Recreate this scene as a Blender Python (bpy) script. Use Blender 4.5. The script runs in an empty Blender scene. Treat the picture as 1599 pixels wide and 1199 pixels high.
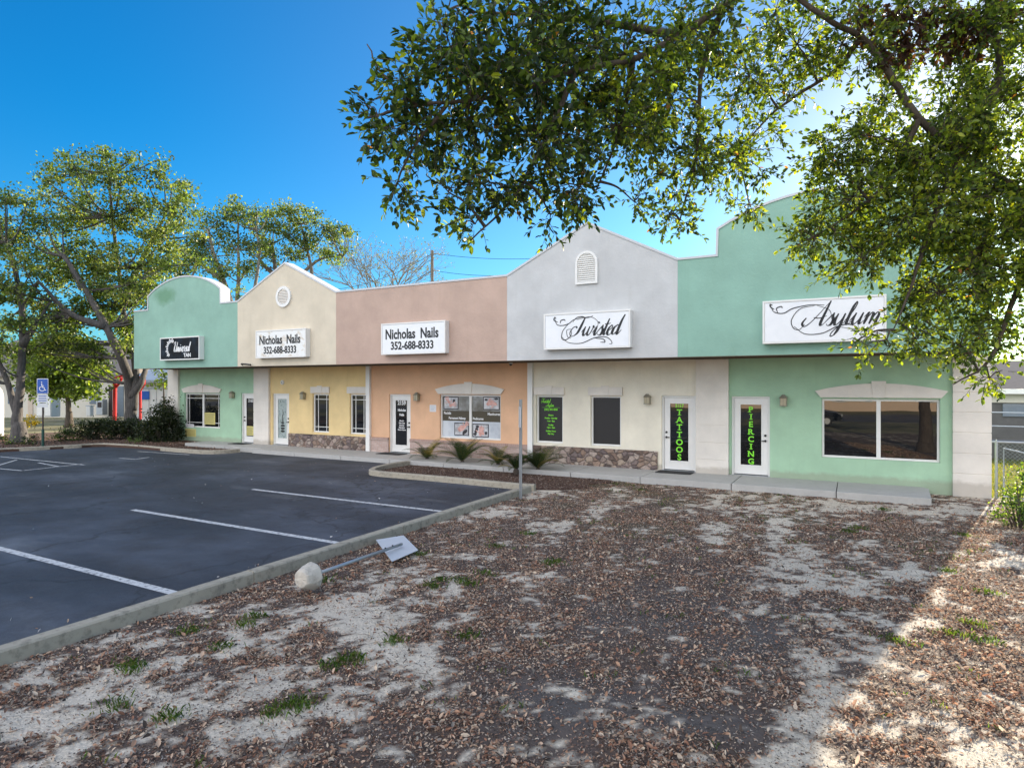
import bpy, math, random
import numpy as np
from mathutils import Vector, noise as mnoise
R = math.radians
random.seed(7); rng = np.random.default_rng(7)
S = bpy.context.scene
# ------------------------------------------------------------------ camera
F_PX, YAW, CAM_D, CAM_H, Y0 = 978.9, .4996, 17.404, 2.3623, 601.94
cd = bpy.data.cameras.new("Camera"); cam = bpy.data.objects.new("Camera", cd)
S.collection.objects.link(cam); S.camera = cam
cam.location = (0, -CAM_D, CAM_H); cam.rotation_euler = (R(90), 0, YAW)
cd.sensor_width = 36; cd.lens = F_PX / 1599 * 36
cd.shift_y = (Y0 - 599.5) / 1599
cd.clip_end = 3000; cd.clip_start = .05
# ------------------------------------------------------------------ sky and sun
SUN_EL = 16.0
SUN_V = Vector((.225, .974, 0)).normalized() * math.cos(R(SUN_EL)) + Vector((0, 0, math.sin(R(SUN_EL))))
W = bpy.data.worlds.new("World"); S.world = W; W.use_nodes = True
wn = W.node_tree.nodes; wl = W.node_tree.links
for n in list(wn): wn.remove(n)
sky = wn.new('ShaderNodeTexSky'); sky.sky_type = 'NISHITA'; sky.sun_disc = False
sky.sun_elevation = R(SUN_EL); sky.sun_rotation = math.atan2(SUN_V.x, SUN_V.y)
sky.air_density = 1.0; sky.dust_density = .6; sky.ozone_density = 2.5
hs = wn.new('ShaderNodeHueSaturation'); hs.inputs['Saturation'].default_value = 1.1
wl.new(sky.outputs[0], hs.inputs['Color'])
tc = wn.new('ShaderNodeTexCoord')
def wdot(v, lo, hi):
    d = wn.new('ShaderNodeVectorMath'); d.operation = 'DOT_PRODUCT'; wl.new(tc.outputs['Generated'], d.inputs[0]); d.inputs[1].default_value = v
    m = wn.new('ShaderNodeMapRange'); m.interpolation_type = 'SMOOTHSTEP'; m.inputs['From Min'].default_value = lo; m.inputs['From Max'].default_value = hi
    wl.new(d.outputs['Value'], m.inputs['Value']); return m.outputs['Result']
def wmix(f, a, b, mode='MIX'):
    m = wn.new('ShaderNodeMix'); m.data_type = 'RGBA'; m.blend_type = mode
    for v, i in ((f,0),(a,6),(b,7)):
        if isinstance(v, (int,float)): m.inputs[i].default_value = v
        elif isinstance(v, tuple): m.inputs[i].default_value = (*v,1)
        else: wl.new(v, m.inputs[i])
    return m.outputs[2]
# clear deep blue away from the sun, paler towards it
tint = wmix(wdot(tuple(SUN_V), .30, .90), (.04,.47,.70), (.28,.50,.64)); tint = wmix(wdot(tuple(SUN_V), .86, 1.0), tint, (.36,.41,.46))
tint = wmix(wdot((0,0,1), .0, .38), wmix(.75, tint, (.26,.52,.66)), tint)
skyc = wmix(1., hs.outputs[0], tint, 'MULTIPLY')
# unseen bright cloud bank added opposite the sun to fill the shaded facade
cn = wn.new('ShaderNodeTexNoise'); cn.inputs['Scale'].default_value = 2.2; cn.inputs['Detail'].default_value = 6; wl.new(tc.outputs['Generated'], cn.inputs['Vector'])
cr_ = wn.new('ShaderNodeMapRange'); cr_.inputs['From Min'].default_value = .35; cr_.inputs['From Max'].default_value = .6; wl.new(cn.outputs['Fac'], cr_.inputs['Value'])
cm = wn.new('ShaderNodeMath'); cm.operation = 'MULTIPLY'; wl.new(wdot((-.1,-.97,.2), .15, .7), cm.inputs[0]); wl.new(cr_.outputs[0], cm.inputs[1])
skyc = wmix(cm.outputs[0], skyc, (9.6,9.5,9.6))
bg = wn.new('ShaderNodeBackground'); bg.inputs['Strength'].default_value = .12
wo = wn.new('ShaderNodeOutputWorld')
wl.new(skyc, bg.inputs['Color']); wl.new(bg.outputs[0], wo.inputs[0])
sd = bpy.data.lights.new("Sun", 'SUN'); sd.energy = 5.0; sd.angle = R(.6); sd.color = (1, .86, .66)
so = bpy.data.objects.new("Sun", sd); S.collection.objects.link(so)
so.rotation_euler = SUN_V.to_track_quat('Z', 'Y').to_euler()
S.view_settings.view_transform = 'Standard'; S.view_settings.look = 'None'
S.view_settings.exposure = 1.5; S.view_settings.gamma = 1

# ------------------------------------------------------------------ helpers
def ray(px, py):
    u = (px - 799.5) / F_PX; v = -(py - Y0) / F_PX; c, s = math.cos(YAW), math.sin(YAW)
    return c * u - s, s * u + c, v
def onY(px, py, Y):
    r = ray(px, py); t = (Y + CAM_D) / r[1]; return r[0] * t, CAM_H + r[2] * t
def onZ(px, py, Z):
    r = ray(px, py); t = (Z - CAM_H) / r[2]; return r[0] * t, -CAM_D + r[1] * t
def at(px, py, d):
    r = ray(px, py); return Vector((r[0] * d, r[1] * d - CAM_D, r[2] * d + CAM_H))
def to_px(x, y, z):
    y = y + CAM_D; c, s = math.cos(YAW), math.sin(YAW)
    X = c * x + s * y; Z = np.maximum(-s * x + c * y, .3)
    return 799.5 + F_PX * X / Z, Y0 - F_PX * (z - CAM_H) / Z, Z

class MB:
    def __init__(s): s.v = []; s.f = []
    def add(s, vs, fs):
        o = len(s.v); s.v += [tuple(v) for v in vs]; s.f += [tuple(i + o for i in f) for f in fs]; return s
    def box(s, x0, x1, y0, y1, z0, z1):
        return s.add([(x0,y0,z0),(x1,y0,z0),(x1,y1,z0),(x0,y1,z0),(x0,y0,z1),(x1,y0,z1),(x1,y1,z1),(x0,y1,z1)],
                     [(0,3,2,1),(4,5,6,7),(0,1,5,4),(1,2,6,5),(2,3,7,6),(3,0,4,7)])
    def quad(s, *p): return s.add(p, [tuple(range(len(p)))])
    def prism_y(s, pts, y0, y1):      # polygon in XZ, extruded along Y
        n = len(pts)
        vs = [(x, y0, z) for x, z in pts] + [(x, y1, z) for x, z in pts]
        fs = [tuple(range(n)), tuple(range(2*n-1, n-1, -1))] + [(i, i+n, (i+1)%n+n, (i+1)%n) for i in range(n)]
        return s.add(vs, fs)
    def prism_z(s, pts, z0, z1):
        n = len(pts)
        vs = [(x, y, z0) for x, y in pts] + [(x, y, z1) for x, y in pts]
        fs = [tuple(range(n-1, -1, -1)), tuple(range(n, 2*n))] + [(i, (i+1)%n, (i+1)%n+n, i+n) for i in range(n)]
        return s.add(vs, fs)
    def tube(s, pts, rad, n=8, cap=True):
        pts = [Vector(p) for p in pts]
        rs = rad if isinstance(rad, (list, tuple)) else [rad] * len(pts)
        t0 = (pts[1] - pts[0]).normalized()
        a = Vector((0, 0, 1)) if abs(t0.z) < .9 else Vector((1, 0, 0))
        u = t0.cross(a).normalized()
        vs = []
        for i, p in enumerate(pts):
            t = (pts[min(i+1, len(pts)-1)] - pts[max(i-1, 0)]).normalized()
            u = (u - t * u.dot(t)).normalized(); w = t.cross(u)
            for k in range(n):
                q = 2*math.pi*k/n; vs.append(p + (u*math.cos(q) + w*math.sin(q)) * rs[i])
        fs = []
        for i in range(len(pts)-1):
            for k in range(n):
                fs.append((i*n+k, i*n+(k+1)%n, (i+1)*n+(k+1)%n, (i+1)*n+k))
        if cap: fs.append(tuple(range(n-1, -1, -1))); fs.append(tuple((len(pts)-1)*n+k for k in range(n)))
        return s.add(vs, fs)
    def lathe(s, prof, cx, cy, z, n=20):
        vs = []; m = len(prof)
        for r_, h_ in prof:
            for k in range(n):
                q = 2*math.pi*k/n; vs.append((cx+r_*math.cos(q), cy+r_*math.sin(q), z+h_))
        fs = [(i*n+k, i*n+(k+1)%n, (i+1)*n+(k+1)%n, (i+1)*n+k) for i in range(m-1) for k in range(n)]
        fs.append(tuple(range(n-1, -1, -1))); fs.append(tuple((m-1)*n+k for k in range(n)))
        return s.add(vs, fs)
    def build(s, name, m, parent=None, smooth=False, bevel=0, label=None):
        me = bpy.data.meshes.new(name); me.from_pydata(s.v, [], s.f); me.update()
        return link(name, me, m, parent, smooth, bevel, label)
def link(name, me, m, parent=None, smooth=False, bevel=0, label=None):
    o = bpy.data.objects.new(name, me); S.collection.objects.link(o)
    if m: me.materials.append(m)
    if parent: o.parent = parent; o.matrix_parent_inverse = parent.matrix_basis.inverted()
    if smooth: me.polygons.foreach_set('use_smooth', [True]*len(me.polygons))
    if bevel:
        b = o.modifiers.new('bevel', 'BEVEL'); b.width = bevel; b.segments = 2; b.limit_method = 'ANGLE'
    if label: o['label'] = label
    return o
def thing(name, label, cat, loc=(0,0,0), group=None):
    o = bpy.data.objects.new(name, None); S.collection.objects.link(o); o.location = loc
    o.empty_display_size = .2
    return tag(o, label, cat, group)
def tag(o, label, cat, group=None):
    o['label'] = label; o['category'] = cat
    if group: o['group'] = group
    return o
def struct(o, kind='structure'): o['kind'] = kind; return o
def np_mesh(name, verts, faces_flat, loop_tot, m, parent=None, col=None, smooth=False):
    me = bpy.data.meshes.new(name); nv = len(verts); nf = len(loop_tot)
    me.vertices.add(nv); me.vertices.foreach_set('co', verts.astype(np.float32).ravel())
    me.loops.add(len(faces_flat)); me.loops.foreach_set('vertex_index', faces_flat.astype(np.int32))
    me.polygons.add(nf)
    st = np.concatenate([[0], np.cumsum(loop_tot)[:-1]]).astype(np.int32)
    me.polygons.foreach_set('loop_start', st); me.polygons.foreach_set('loop_total', loop_tot.astype(np.int32))
    if col is not None:
        a = me.color_attributes.new('Col', 'FLOAT_COLOR', 'POINT'); a.data.foreach_set('color', col.astype(np.float32).ravel())
    me.update(calc_edges=True); me.validate()
    return link(name, me, m, parent, smooth)

# value noise (numpy)
_T = rng.random((256, 256))
def vnoise(x, y):
    xi = np.floor(x).astype(int); yi = np.floor(y).astype(int); fx = x - xi; fy = y - yi
    fx = fx*fx*(3-2*fx); fy = fy*fy*(3-2*fy)
    a = _T[xi % 256, yi % 256]; b = _T[(xi+1) % 256, yi % 256]; c = _T[xi % 256, (yi+1) % 256]; d = _T[(xi+1) % 256, (yi+1) % 256]
    return (a*(1-fx)+b*fx)*(1-fy) + (c*(1-fx)+d*fx)*fy
def fbm(x, y, o=4):
    s = 0; a = .5
    for i in range(o): s = s + a*vnoise(x+i*17.3, y+i*9.1); x = x*2.03; y = y*2.03; a *= .5
    return s / (1 - .5**o)

# ------------------------------------------------------------------ materials
class N:
    def __init__(s, name):
        s.m = bpy.data.materials.new(name); s.m.use_nodes = True; s.t = s.m.node_tree
        s.b = s.t.nodes['Principled BSDF']; s.out = s.t.nodes['Material Output']
    def n(s, t, **k):
        o = s.t.nodes.new(t)
        for a, v in k.items():
            if a in o.bl_rna.properties.keys(): setattr(o, a, v)
            else: o.inputs[a].default_value = v
        return o
    def l(s, a, b): s.t.links.new(a, b)
    def coord(s):
        if not hasattr(s, '_c'): s._c = s.n('ShaderNodeTexCoord').outputs['Object']
        return s._c
    def noise(s, scale, detail=4, rough=.55, stretch=None):
        o = s.n('ShaderNodeTexNoise'); o.inputs['Scale'].default_value = scale; o.inputs['Detail'].default_value = detail; o.inputs['Roughness'].default_value = rough
        c = s.coord()
        if stretch:
            mp = s.n('ShaderNodeMapping'); mp.inputs['Scale'].default_value = stretch; s.l(c, mp.inputs[0]); c = mp.outputs[0]
        s.l(c, o.inputs['Vector']); return o.outputs['Fac']
    def ramp(s, fac, stops):
        o = s.n('ShaderNodeValToRGB'); e = o.color_ramp.elements
        while len(e) < len(stops): e.new(.5)
        for i, (p, c) in enumerate(stops): e[i].position = p; e[i].color = (*c, 1) if not isinstance(c, (int, float)) else (c, c, c, 1)
        s.l(fac, o.inputs[0]); return o.outputs[0]
    def mix(s, fac, a, b, mode='MIX'):
        o = s.n('ShaderNodeMix'); o.data_type = 'RGBA'; o.blend_type = mode
        for v, i in ((fac, 0), (a, 6), (b, 7)):
            if isinstance(v, (int, float)): o.inputs[i].default_value = v
            elif isinstance(v, tuple): o.inputs[i].default_value = (*v, 1)
            else: s.l(v, o.inputs[i])
        return o.outputs[2]
    def bump(s, h, strength=.3, dist=.01):
        o = s.n('ShaderNodeBump'); o.inputs['Strength'].default_value = strength; o.inputs['Distance'].default_value = dist
        s.l(h, o.inputs['Height']); s.l(o.outputs[0], s.b.inputs['Normal'])
    def base(s, c):
        if isinstance(c, tuple): s.b.inputs['Base Color'].default_value = (*c, 1)
        else: s.l(c, s.b.inputs['Base Color'])
    def rough(s, v): s.b.inputs['Roughness'].default_value = v; return s
def scl(c, k): return tuple(min(1, x*k) for x in c)
def plain(name, c, rough=.6, metal=0, var=.12, sc=6):
    n = N(name); f = n.noise(sc, 5); n.base(n.mix(f, scl(c, 1-var), scl(c, 1+var))); n.rough(rough); n.b.inputs['Metallic'].default_value = metal
    return n.m
def stucco(name, c, stain=None):
    n = N(name); f = n.noise(1.3, 6, .6); g = n.noise(.35, 3, .5, (1, 1, 3))
    a = n.mix(n.ramp(f, [(.3, 0.), (.7, 1.)]), scl(c, .87), scl(c, 1.08))
    a = n.mix(n.ramp(g, [(.35, 0.), (.75, .35)]), a, scl(c, .84))
    drip = n.noise(3, 4, .6, (2.2, 1, .16))
    a = n.mix(n.ramp(drip, [(.58, 0.), (.8, .22)]), a, (c[0]*.7, c[1]*.7, c[2]*.62))
    sz = n.n('ShaderNodeSeparateXYZ'); n.l(n.coord(), sz.inputs[0]); ma = n.n('ShaderNodeMath', operation='MULTIPLY_ADD'); n.l(n.noise(4, 5, .7), ma.inputs[0]); ma.inputs[1].default_value = -.24; n.l(sz.outputs['Z'], ma.inputs[2])
    a = n.mix(n.ramp(ma.outputs[0], [(.0,.45),(.10,0.)]), a, (.27,.23,.18))
    if stain:   # mould stain on the arched parapet: a patch with a place of its own
        cx, cz, rx, rz, sc_ = stain
        mp = n.n('ShaderNodeMapping'); mp.inputs['Location'].default_value = (-cx/rx, 0, -cz/rz); mp.inputs['Scale'].default_value = (1/rx, 0, 1/rz)
        n.l(n.coord(), mp.inputs[0]); ln = n.n('ShaderNodeVectorMath', operation='LENGTH'); n.l(mp.outputs[0], ln.inputs[0])
        md = n.n('ShaderNodeMath', operation='MULTIPLY_ADD'); n.l(n.noise(1.6, 5, .6), md.inputs[0]); md.inputs[1].default_value = .9; n.l(ln.outputs['Value'], md.inputs[2])
        a = n.mix(n.ramp(md.outputs[0], [(.7, .75), (1.5, 0.)]), a, sc_)
    n.base(a); n.rough(.88)
    h = n.mix(.5, n.noise(60, 4, .6), n.noise(14, 3)); n.bump(h, .6, .018)
    return n.m
M = {}
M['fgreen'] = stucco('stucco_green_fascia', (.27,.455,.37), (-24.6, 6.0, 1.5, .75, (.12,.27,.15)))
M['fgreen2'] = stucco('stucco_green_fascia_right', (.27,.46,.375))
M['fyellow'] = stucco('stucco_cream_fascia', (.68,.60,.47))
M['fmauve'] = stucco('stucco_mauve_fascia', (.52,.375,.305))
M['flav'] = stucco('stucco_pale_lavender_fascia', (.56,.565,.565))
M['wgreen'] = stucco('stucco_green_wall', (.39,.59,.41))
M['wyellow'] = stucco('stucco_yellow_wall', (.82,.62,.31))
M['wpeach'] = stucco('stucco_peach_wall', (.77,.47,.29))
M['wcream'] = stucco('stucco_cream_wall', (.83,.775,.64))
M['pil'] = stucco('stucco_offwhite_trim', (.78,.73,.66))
M['white'] = plain('white_paint', (.78,.77,.74), .45, 0, .05)
M['whitetrim'] = plain('white_metal_coping', (.55,.56,.58), .5, 0, .05)
M['soffit'] = plain('brown_vented_soffit', (.16,.12,.085), .6)
M['roof'] = plain('grey_roof', (.2,.2,.2), .9)
M['black'] = plain('black_metal', (.015,.015,.015), .35)
M['ink'] = plain('black_vinyl', (.012,.012,.014), .5)
M['lime'] = plain('lime_vinyl', (.22,.75,.03), .5, 0, .03)
M['wvinyl'] = plain('white_vinyl', (.8,.8,.8), .5, 0, .03)
M['galv'] = plain('galvanised_steel', (.42,.44,.46), .45, .6, .15, 20)
M['alu'] = plain('aluminium_plate', (.62,.65,.68), .4, .3, .05)
M['pewter'] = plain('pewter_lantern_metal', (.30,.28,.22), .5, .4)
M['lampglass'] = plain('lantern_glass', (.45,.40,.28), .2)
M['mat'] = plain('black_rubber_mat', (.02,.02,.022), .9, 0, .3, 40)
M['notice'] = plain('yellow_notice_paper', (.62,.55,.20), .7, 0, .08)
M['paper'] = plain('white_paper', (.72,.72,.74), .7, 0, .06)
M['screen'] = plain('dark_window_screen', (.016,.014,.014), .45, 0, .15, 3)
M['red'] = plain('red_painted_steel', (.65,.02,.02), .4)
M['blue'] = plain('blue_sign_face', (.01,.10,.45), .4, 0, .04)
def glass(name, tint=(.006,.007,.009), rough=.015, spec=.9, ior=1.75):
    n = N(name); n.base(tint); n.rough(rough); n.b.inputs['IOR'].default_value = ior
    f = n.noise(.7, 2, .4); n.bump(f, .04, .05); return n.m
M['glass'] = glass('tinted_glass')
def signface():
    n = N('sign_face_acrylic'); f = n.noise(2.5, 5, .6); n.base(n.mix(n.ramp(f, [(.45,0.),(.8,.5)]), (.82,.83,.85), (.66,.68,.72))); n.rough(.35); return n.m
M['signface'] = signface()
def signface_stained():
    n = N('sign_face_stained'); f = n.noise(3.2, 6, .65, (1,1,1.6)); n.base(n.mix(n.ramp(f, [(.5,0.),(.66,.85)]), (.80,.80,.78), (.55,.44,.30))); n.rough(.4); return n.m
M['signface2'] = signface_stained()
def darkface():
    n = N('sign_face_dark_mottled'); f = n.noise(2.2, 5, .6); n.base(n.ramp(f, [(.45,(.003,.004,.007)),(.62,(.008,.016,.03)),(.8,(.05,.065,.09))])); n.rough(.6); n.b.inputs['Specular IOR Level'].default_value = .2; return n.m
M['darkface'] = darkface()
def concrete(name, c, dirt=.4):
    n = N(name); f = n.noise(2, 6, .65); g = n.noise(9, 5, .7)
    a = n.mix(f, scl(c, .8), scl(c, 1.12)); a = n.mix(n.ramp(g, [(.5,0.),(.72,dirt)]), a, scl(c, .35))
    n.base(a); n.rough(.85); n.bump(n.noise(70, 4), .3, .006); return n.m
M['slab'] = concrete('concrete_walk', (.44,.43,.41), .2)
M['kerb'] = concrete('concrete_kerb', (.38,.34,.27), .75)
M['footing'] = concrete('concrete_footing', (.52,.48,.42), .6)
def asphalt():
    n = N('asphalt'); f = n.noise(.28, 6, .6, (1,1.6,1)); g = n.noise(1.1, 6, .7); k = n.noise(160, 2)
    a = n.ramp(f, [(.32,(.014,.017,.026)),(.48,(.027,.032,.045)),(.60,(.055,.064,.086)),(.74,(.13,.145,.17))])
    a = n.mix(n.ramp(g, [(.5,0.),(.72,.55)]), a, (.028,.027,.028))
    w = n.noise(.9, 5, .7, (.45,1,1)); a = n.mix(n.ramp(w, [(.60,0.),(.76,.55)]), a, (.14,.145,.15))
    a = n.mix(n.ramp(k, [(.52,0.),(.72,.6)]), a, (.15,.15,.16))
    v = n.n('ShaderNodeTexVoronoi', feature='DISTANCE_TO_EDGE'); v.inputs['Scale'].default_value = .22
    dn = n.n('ShaderNodeVectorMath', operation='ADD'); n.l(n.coord(), dn.inputs[0])
    nz = n.n('ShaderNodeTexNoise'); nz.inputs['Scale'].default_value = 1.3; nz.inputs['Detail'].default_value = 6; n.l(n.coord(), nz.inputs['Vector'])
    n.l(nz.outputs['Color'], dn.inputs[1]); n.l(dn.outputs[0], v.inputs['Vector'])
    a = n.mix(n.ramp(v.outputs['Distance'], [(.0,.75),(.006,0.)]), a, (.012,.012,.013))
    n.base(a); r = n.ramp(g, [(.3,.62),(.8,.85)]); n.l(r, n.b.inputs['Roughness']); n.bump(n.noise(220, 3), .45, .004); return n.m
M['asphalt'] = asphalt()
def paintline():
    n = N('worn_white_marking'); f = n.noise(14, 6, .75); n.base(n.ramp(f, [(.36,(.14,.14,.15)),(.5,(.58,.58,.58))])); n.rough(.7); return n.m
M['line'] = paintline()
def fieldstone():
    n = N('fieldstone_veneer'); v = n.n('ShaderNodeTexVoronoi', feature='F1'); v.inputs['Scale'].default_value = 6.2
    ds = n.n('ShaderNodeVectorMath', operation='MULTIPLY_ADD'); nz = n.n('ShaderNodeTexNoise'); nz.inputs['Scale'].default_value = 5
    n.l(n.coord(), nz.inputs['Vector']); n.l(nz.outputs['Color'], ds.inputs[0]); ds.inputs[1].default_value = (.14,0,.14); n.l(n.coord(), ds.inputs[2])
    fl = n.n('ShaderNodeVectorMath', operation='MULTIPLY'); n.l(ds.outputs[0], fl.inputs[0]); fl.inputs[1].default_value = (.85,0,1.1)
    n.l(fl.outputs[0], v.inputs['Vector'])
    e = n.n('ShaderNodeTexVoronoi', feature='DISTANCE_TO_EDGE'); e.inputs['Scale'].default_value = 6.2; n.l(fl.outputs[0], e.inputs['Vector'])
    sp = n.n('ShaderNodeSeparateColor'); n.l(v.outputs['Color'], sp.inputs[0])
    c = n.ramp(sp.outputs[0], [(0.,(.09,.065,.06)),(.22,(.30,.20,.15)),(.42,(.46,.36,.28)),(.6,(.16,.12,.12)),(.8,(.40,.30,.26)),(1.,(.55,.47,.40))])
    n2 = n.noise(30, 5, .7); c = n.mix(n.ramp(n2, [(.35,.45),(.65,0.)]), c, (.09,.07,.06))
    c = n.mix(n.ramp(e.outputs['Distance'], [(.0,1.),(.05,0.)]), c, (.12,.10,.09))
    n.base(c); n.rough(.8); n.bump(n.ramp(e.outputs['Distance'], [(0.,0.),(.16,1.)]), .8, .05); return n.m
M['stone'] = fieldstone()
def brick(name, c1, c2, mort, w=.2, h=.065):
    n = N(name); b = n.n('ShaderNodeTexBrick'); mp = n.n('ShaderNodeMapping'); mp.inputs['Rotation'].default_value = (R(90),0,0)
    n.l(n.coord(), mp.inputs[0]); n.l(mp.outputs[0], b.inputs[0]); b.inputs['Scale'].default_value = 1
    b.inputs['Color1'].default_value = (*c1,1); b.inputs['Color2'].default_value = (*c2,1); b.inputs['Mortar'].default_value = (*mort,1)
    b.inputs['Brick Width'].default_value = w; b.inputs['Row Height'].default_value = h; b.inputs['Mortar Size'].default_value = .006
    f = n.noise(25, 5, .7); n.base(n.mix(n.ramp(f,[(.4,0.),(.75,.5)]), b.outputs['Color'], (.5,.42,.38))); n.rough(.85); n.bump(b.outputs['Fac'], -.5, .006); return n.m
M['brick'] = brick('brick_wainscot', (.40,.26,.22), (.52,.38,.33), (.45,.40,.36))
M['brickcap'] = brick('brick_soldier_course', (.34,.20,.16), (.42,.27,.22), (.4,.35,.32), .07, .22)
def bark(name, c):
    n = N(name); f = n.noise(6, 6, .7, (3,3,.7)); n.base(n.ramp(f, [(.3,scl(c,.45)),(.7,scl(c,1.3))])); n.rough(.95); n.bump(f, .8, .04); return n.m
M['bark'] = bark('oak_bark', (.17,.145,.12)); M['barkgrey'] = bark('grey_bark', (.11,.10,.095)); M['barkpale'] = bark('pale_bark', (.30,.26,.22)); M['barkdark'] = bark('dark_bark', (.10,.078,.062))
def leafmat(name, trans=.5, rough=.5, tint=(1,1,1), tk=(1.4,1.38,.42)):
    n = N(name); a = n.n('ShaderNodeAttribute'); a.attribute_name = 'Col'
    c = n.mix(1., a.outputs['Color'], tint, 'MULTIPLY'); n.base(c); n.rough(rough)
    if trans:
        t = n.n('ShaderNodeBsdfTranslucent'); n.l(n.mix(1., c, tk, 'MULTIPLY'), t.inputs[0])
        mx = n.n('ShaderNodeMixShader'); mx.inputs[0].default_value = trans
        n.l(n.b.outputs[0], mx.inputs[1]); n.l(t.outputs[0], mx.inputs[2]); n.l(mx.outputs[0], n.out.inputs[0])
    return n.m
M['leaf'] = leafmat('oak_leaves', .5, .45); M['litter'] = leafmat('dry_leaves', .3, .7, (1,1,1), (1,1,1))
def groundmat():
    n = N('sandy_ground'); a = n.n('ShaderNodeAttribute'); a.attribute_name = 'Col'
    f = n.noise(45, 5, .7); g = n.noise(9, 5, .7)
    c = n.mix(n.ramp(f, [(.35,.45),(.65,0.)]), a.outputs['Color'], (.06,.045,.035))
    c = n.mix(n.ramp(g, [(.55,0.),(.8,.35)]), c, (.10,.075,.06))
    n.base(c); n.rough(.95); n.bump(n.mix(.5, n.noise(60, 5, .7), n.noise(17, 4)), .7, .03); return n.m
M['sand'] = groundmat()
def farground():
    n = N('dry_grass_ground'); f = n.noise(.35, 6, .65); g = n.noise(6, 5, .7)
    c = n.ramp(f, [(.35,(.10,.12,.045)),(.5,(.20,.18,.09)),(.7,(.36,.31,.22))]); c = n.mix(n.ramp(g,[(.4,0.),(.7,.5)]), c, (.07,.075,.03))
    n.base(c); n.rough(.95); n.bump(g, .6, .05); return n.m
M['ground'] = farground()
def mulch():
    n = N('bark_mulch'); f = n.noise(30, 6, .75); n.base(n.ramp(f, [(.3,(.03,.018,.012)),(.6,(.12,.065,.045)),(.75,(.22,.14,.10))])); n.rough(.95); n.bump(f, .9, .04); return n.m
M['mulch'] = mulch()

# ------------------------------------------------------------------ text helpers
def text_mesh(txt, size, bold=0, sx=1, shear=0, ext=.002, align='CENTER', space=1.):
    cu = bpy.data.curves.new('t', 'FONT'); cu.body = txt; cu.size = size; cu.offset = bold; cu.extrude = ext; cu.shear = shear
    cu.align_x = align; cu.resolution_u = 3; cu.space_character = space
    o = bpy.data.objects.new('t', cu); S.collection.objects.link(o); bpy.context.view_layer.update()
    me = bpy.data.meshes.new_from_object(o); v = np.empty(len(me.vertices)*3); me.vertices.foreach_get('co', v); v = v.reshape(-1,3)
    fs = [tuple(p.vertices) for p in me.polygons]
    bpy.data.objects.remove(o); bpy.data.curves.remove(cu); bpy.data.meshes.remove(me)
    v[:,0] *= sx; return v, fs
def lettering(items, m, parent, y, name='lettering'):   # items: (txt, x, z, size, bold, sx[, shear, align])
    for it in items:
        mb = MB(); txt, x, z, size, bold, sx = it[:6]; sh = it[6] if len(it) > 6 else 0; al = it[7] if len(it) > 7 else 'CENTER'
        v, fs = text_mesh(txt, size, bold, sx, sh, .0025, al)
        mb.add([(x+a, y-c, z+b) for a, b, c in v], fs); o = mb.build(name, m, parent)
    return o
def catmull(P, k=7):
    P = [np.array(p, float) for p in P]
    if len(P) < 3: return [P[0] + (P[-1]-P[0])*t for t in np.linspace(0, 1, k)]
    P = [2*P[0]-P[1]] + P + [2*P[-1]-P[-2]]; out = []
    for i in range(1, len(P)-2):
        for t in np.linspace(0, 1, k, endpoint=False):
            a, b, c, d = P[i-1], P[i], P[i+1], P[i+2]
            out.append(.5*((2*b)+(-a+c)*t+(2*a-5*b+4*c-d)*t*t+(-a+3*b-3*c+d)*t**3))
    out.append(P[-2]); return out
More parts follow.
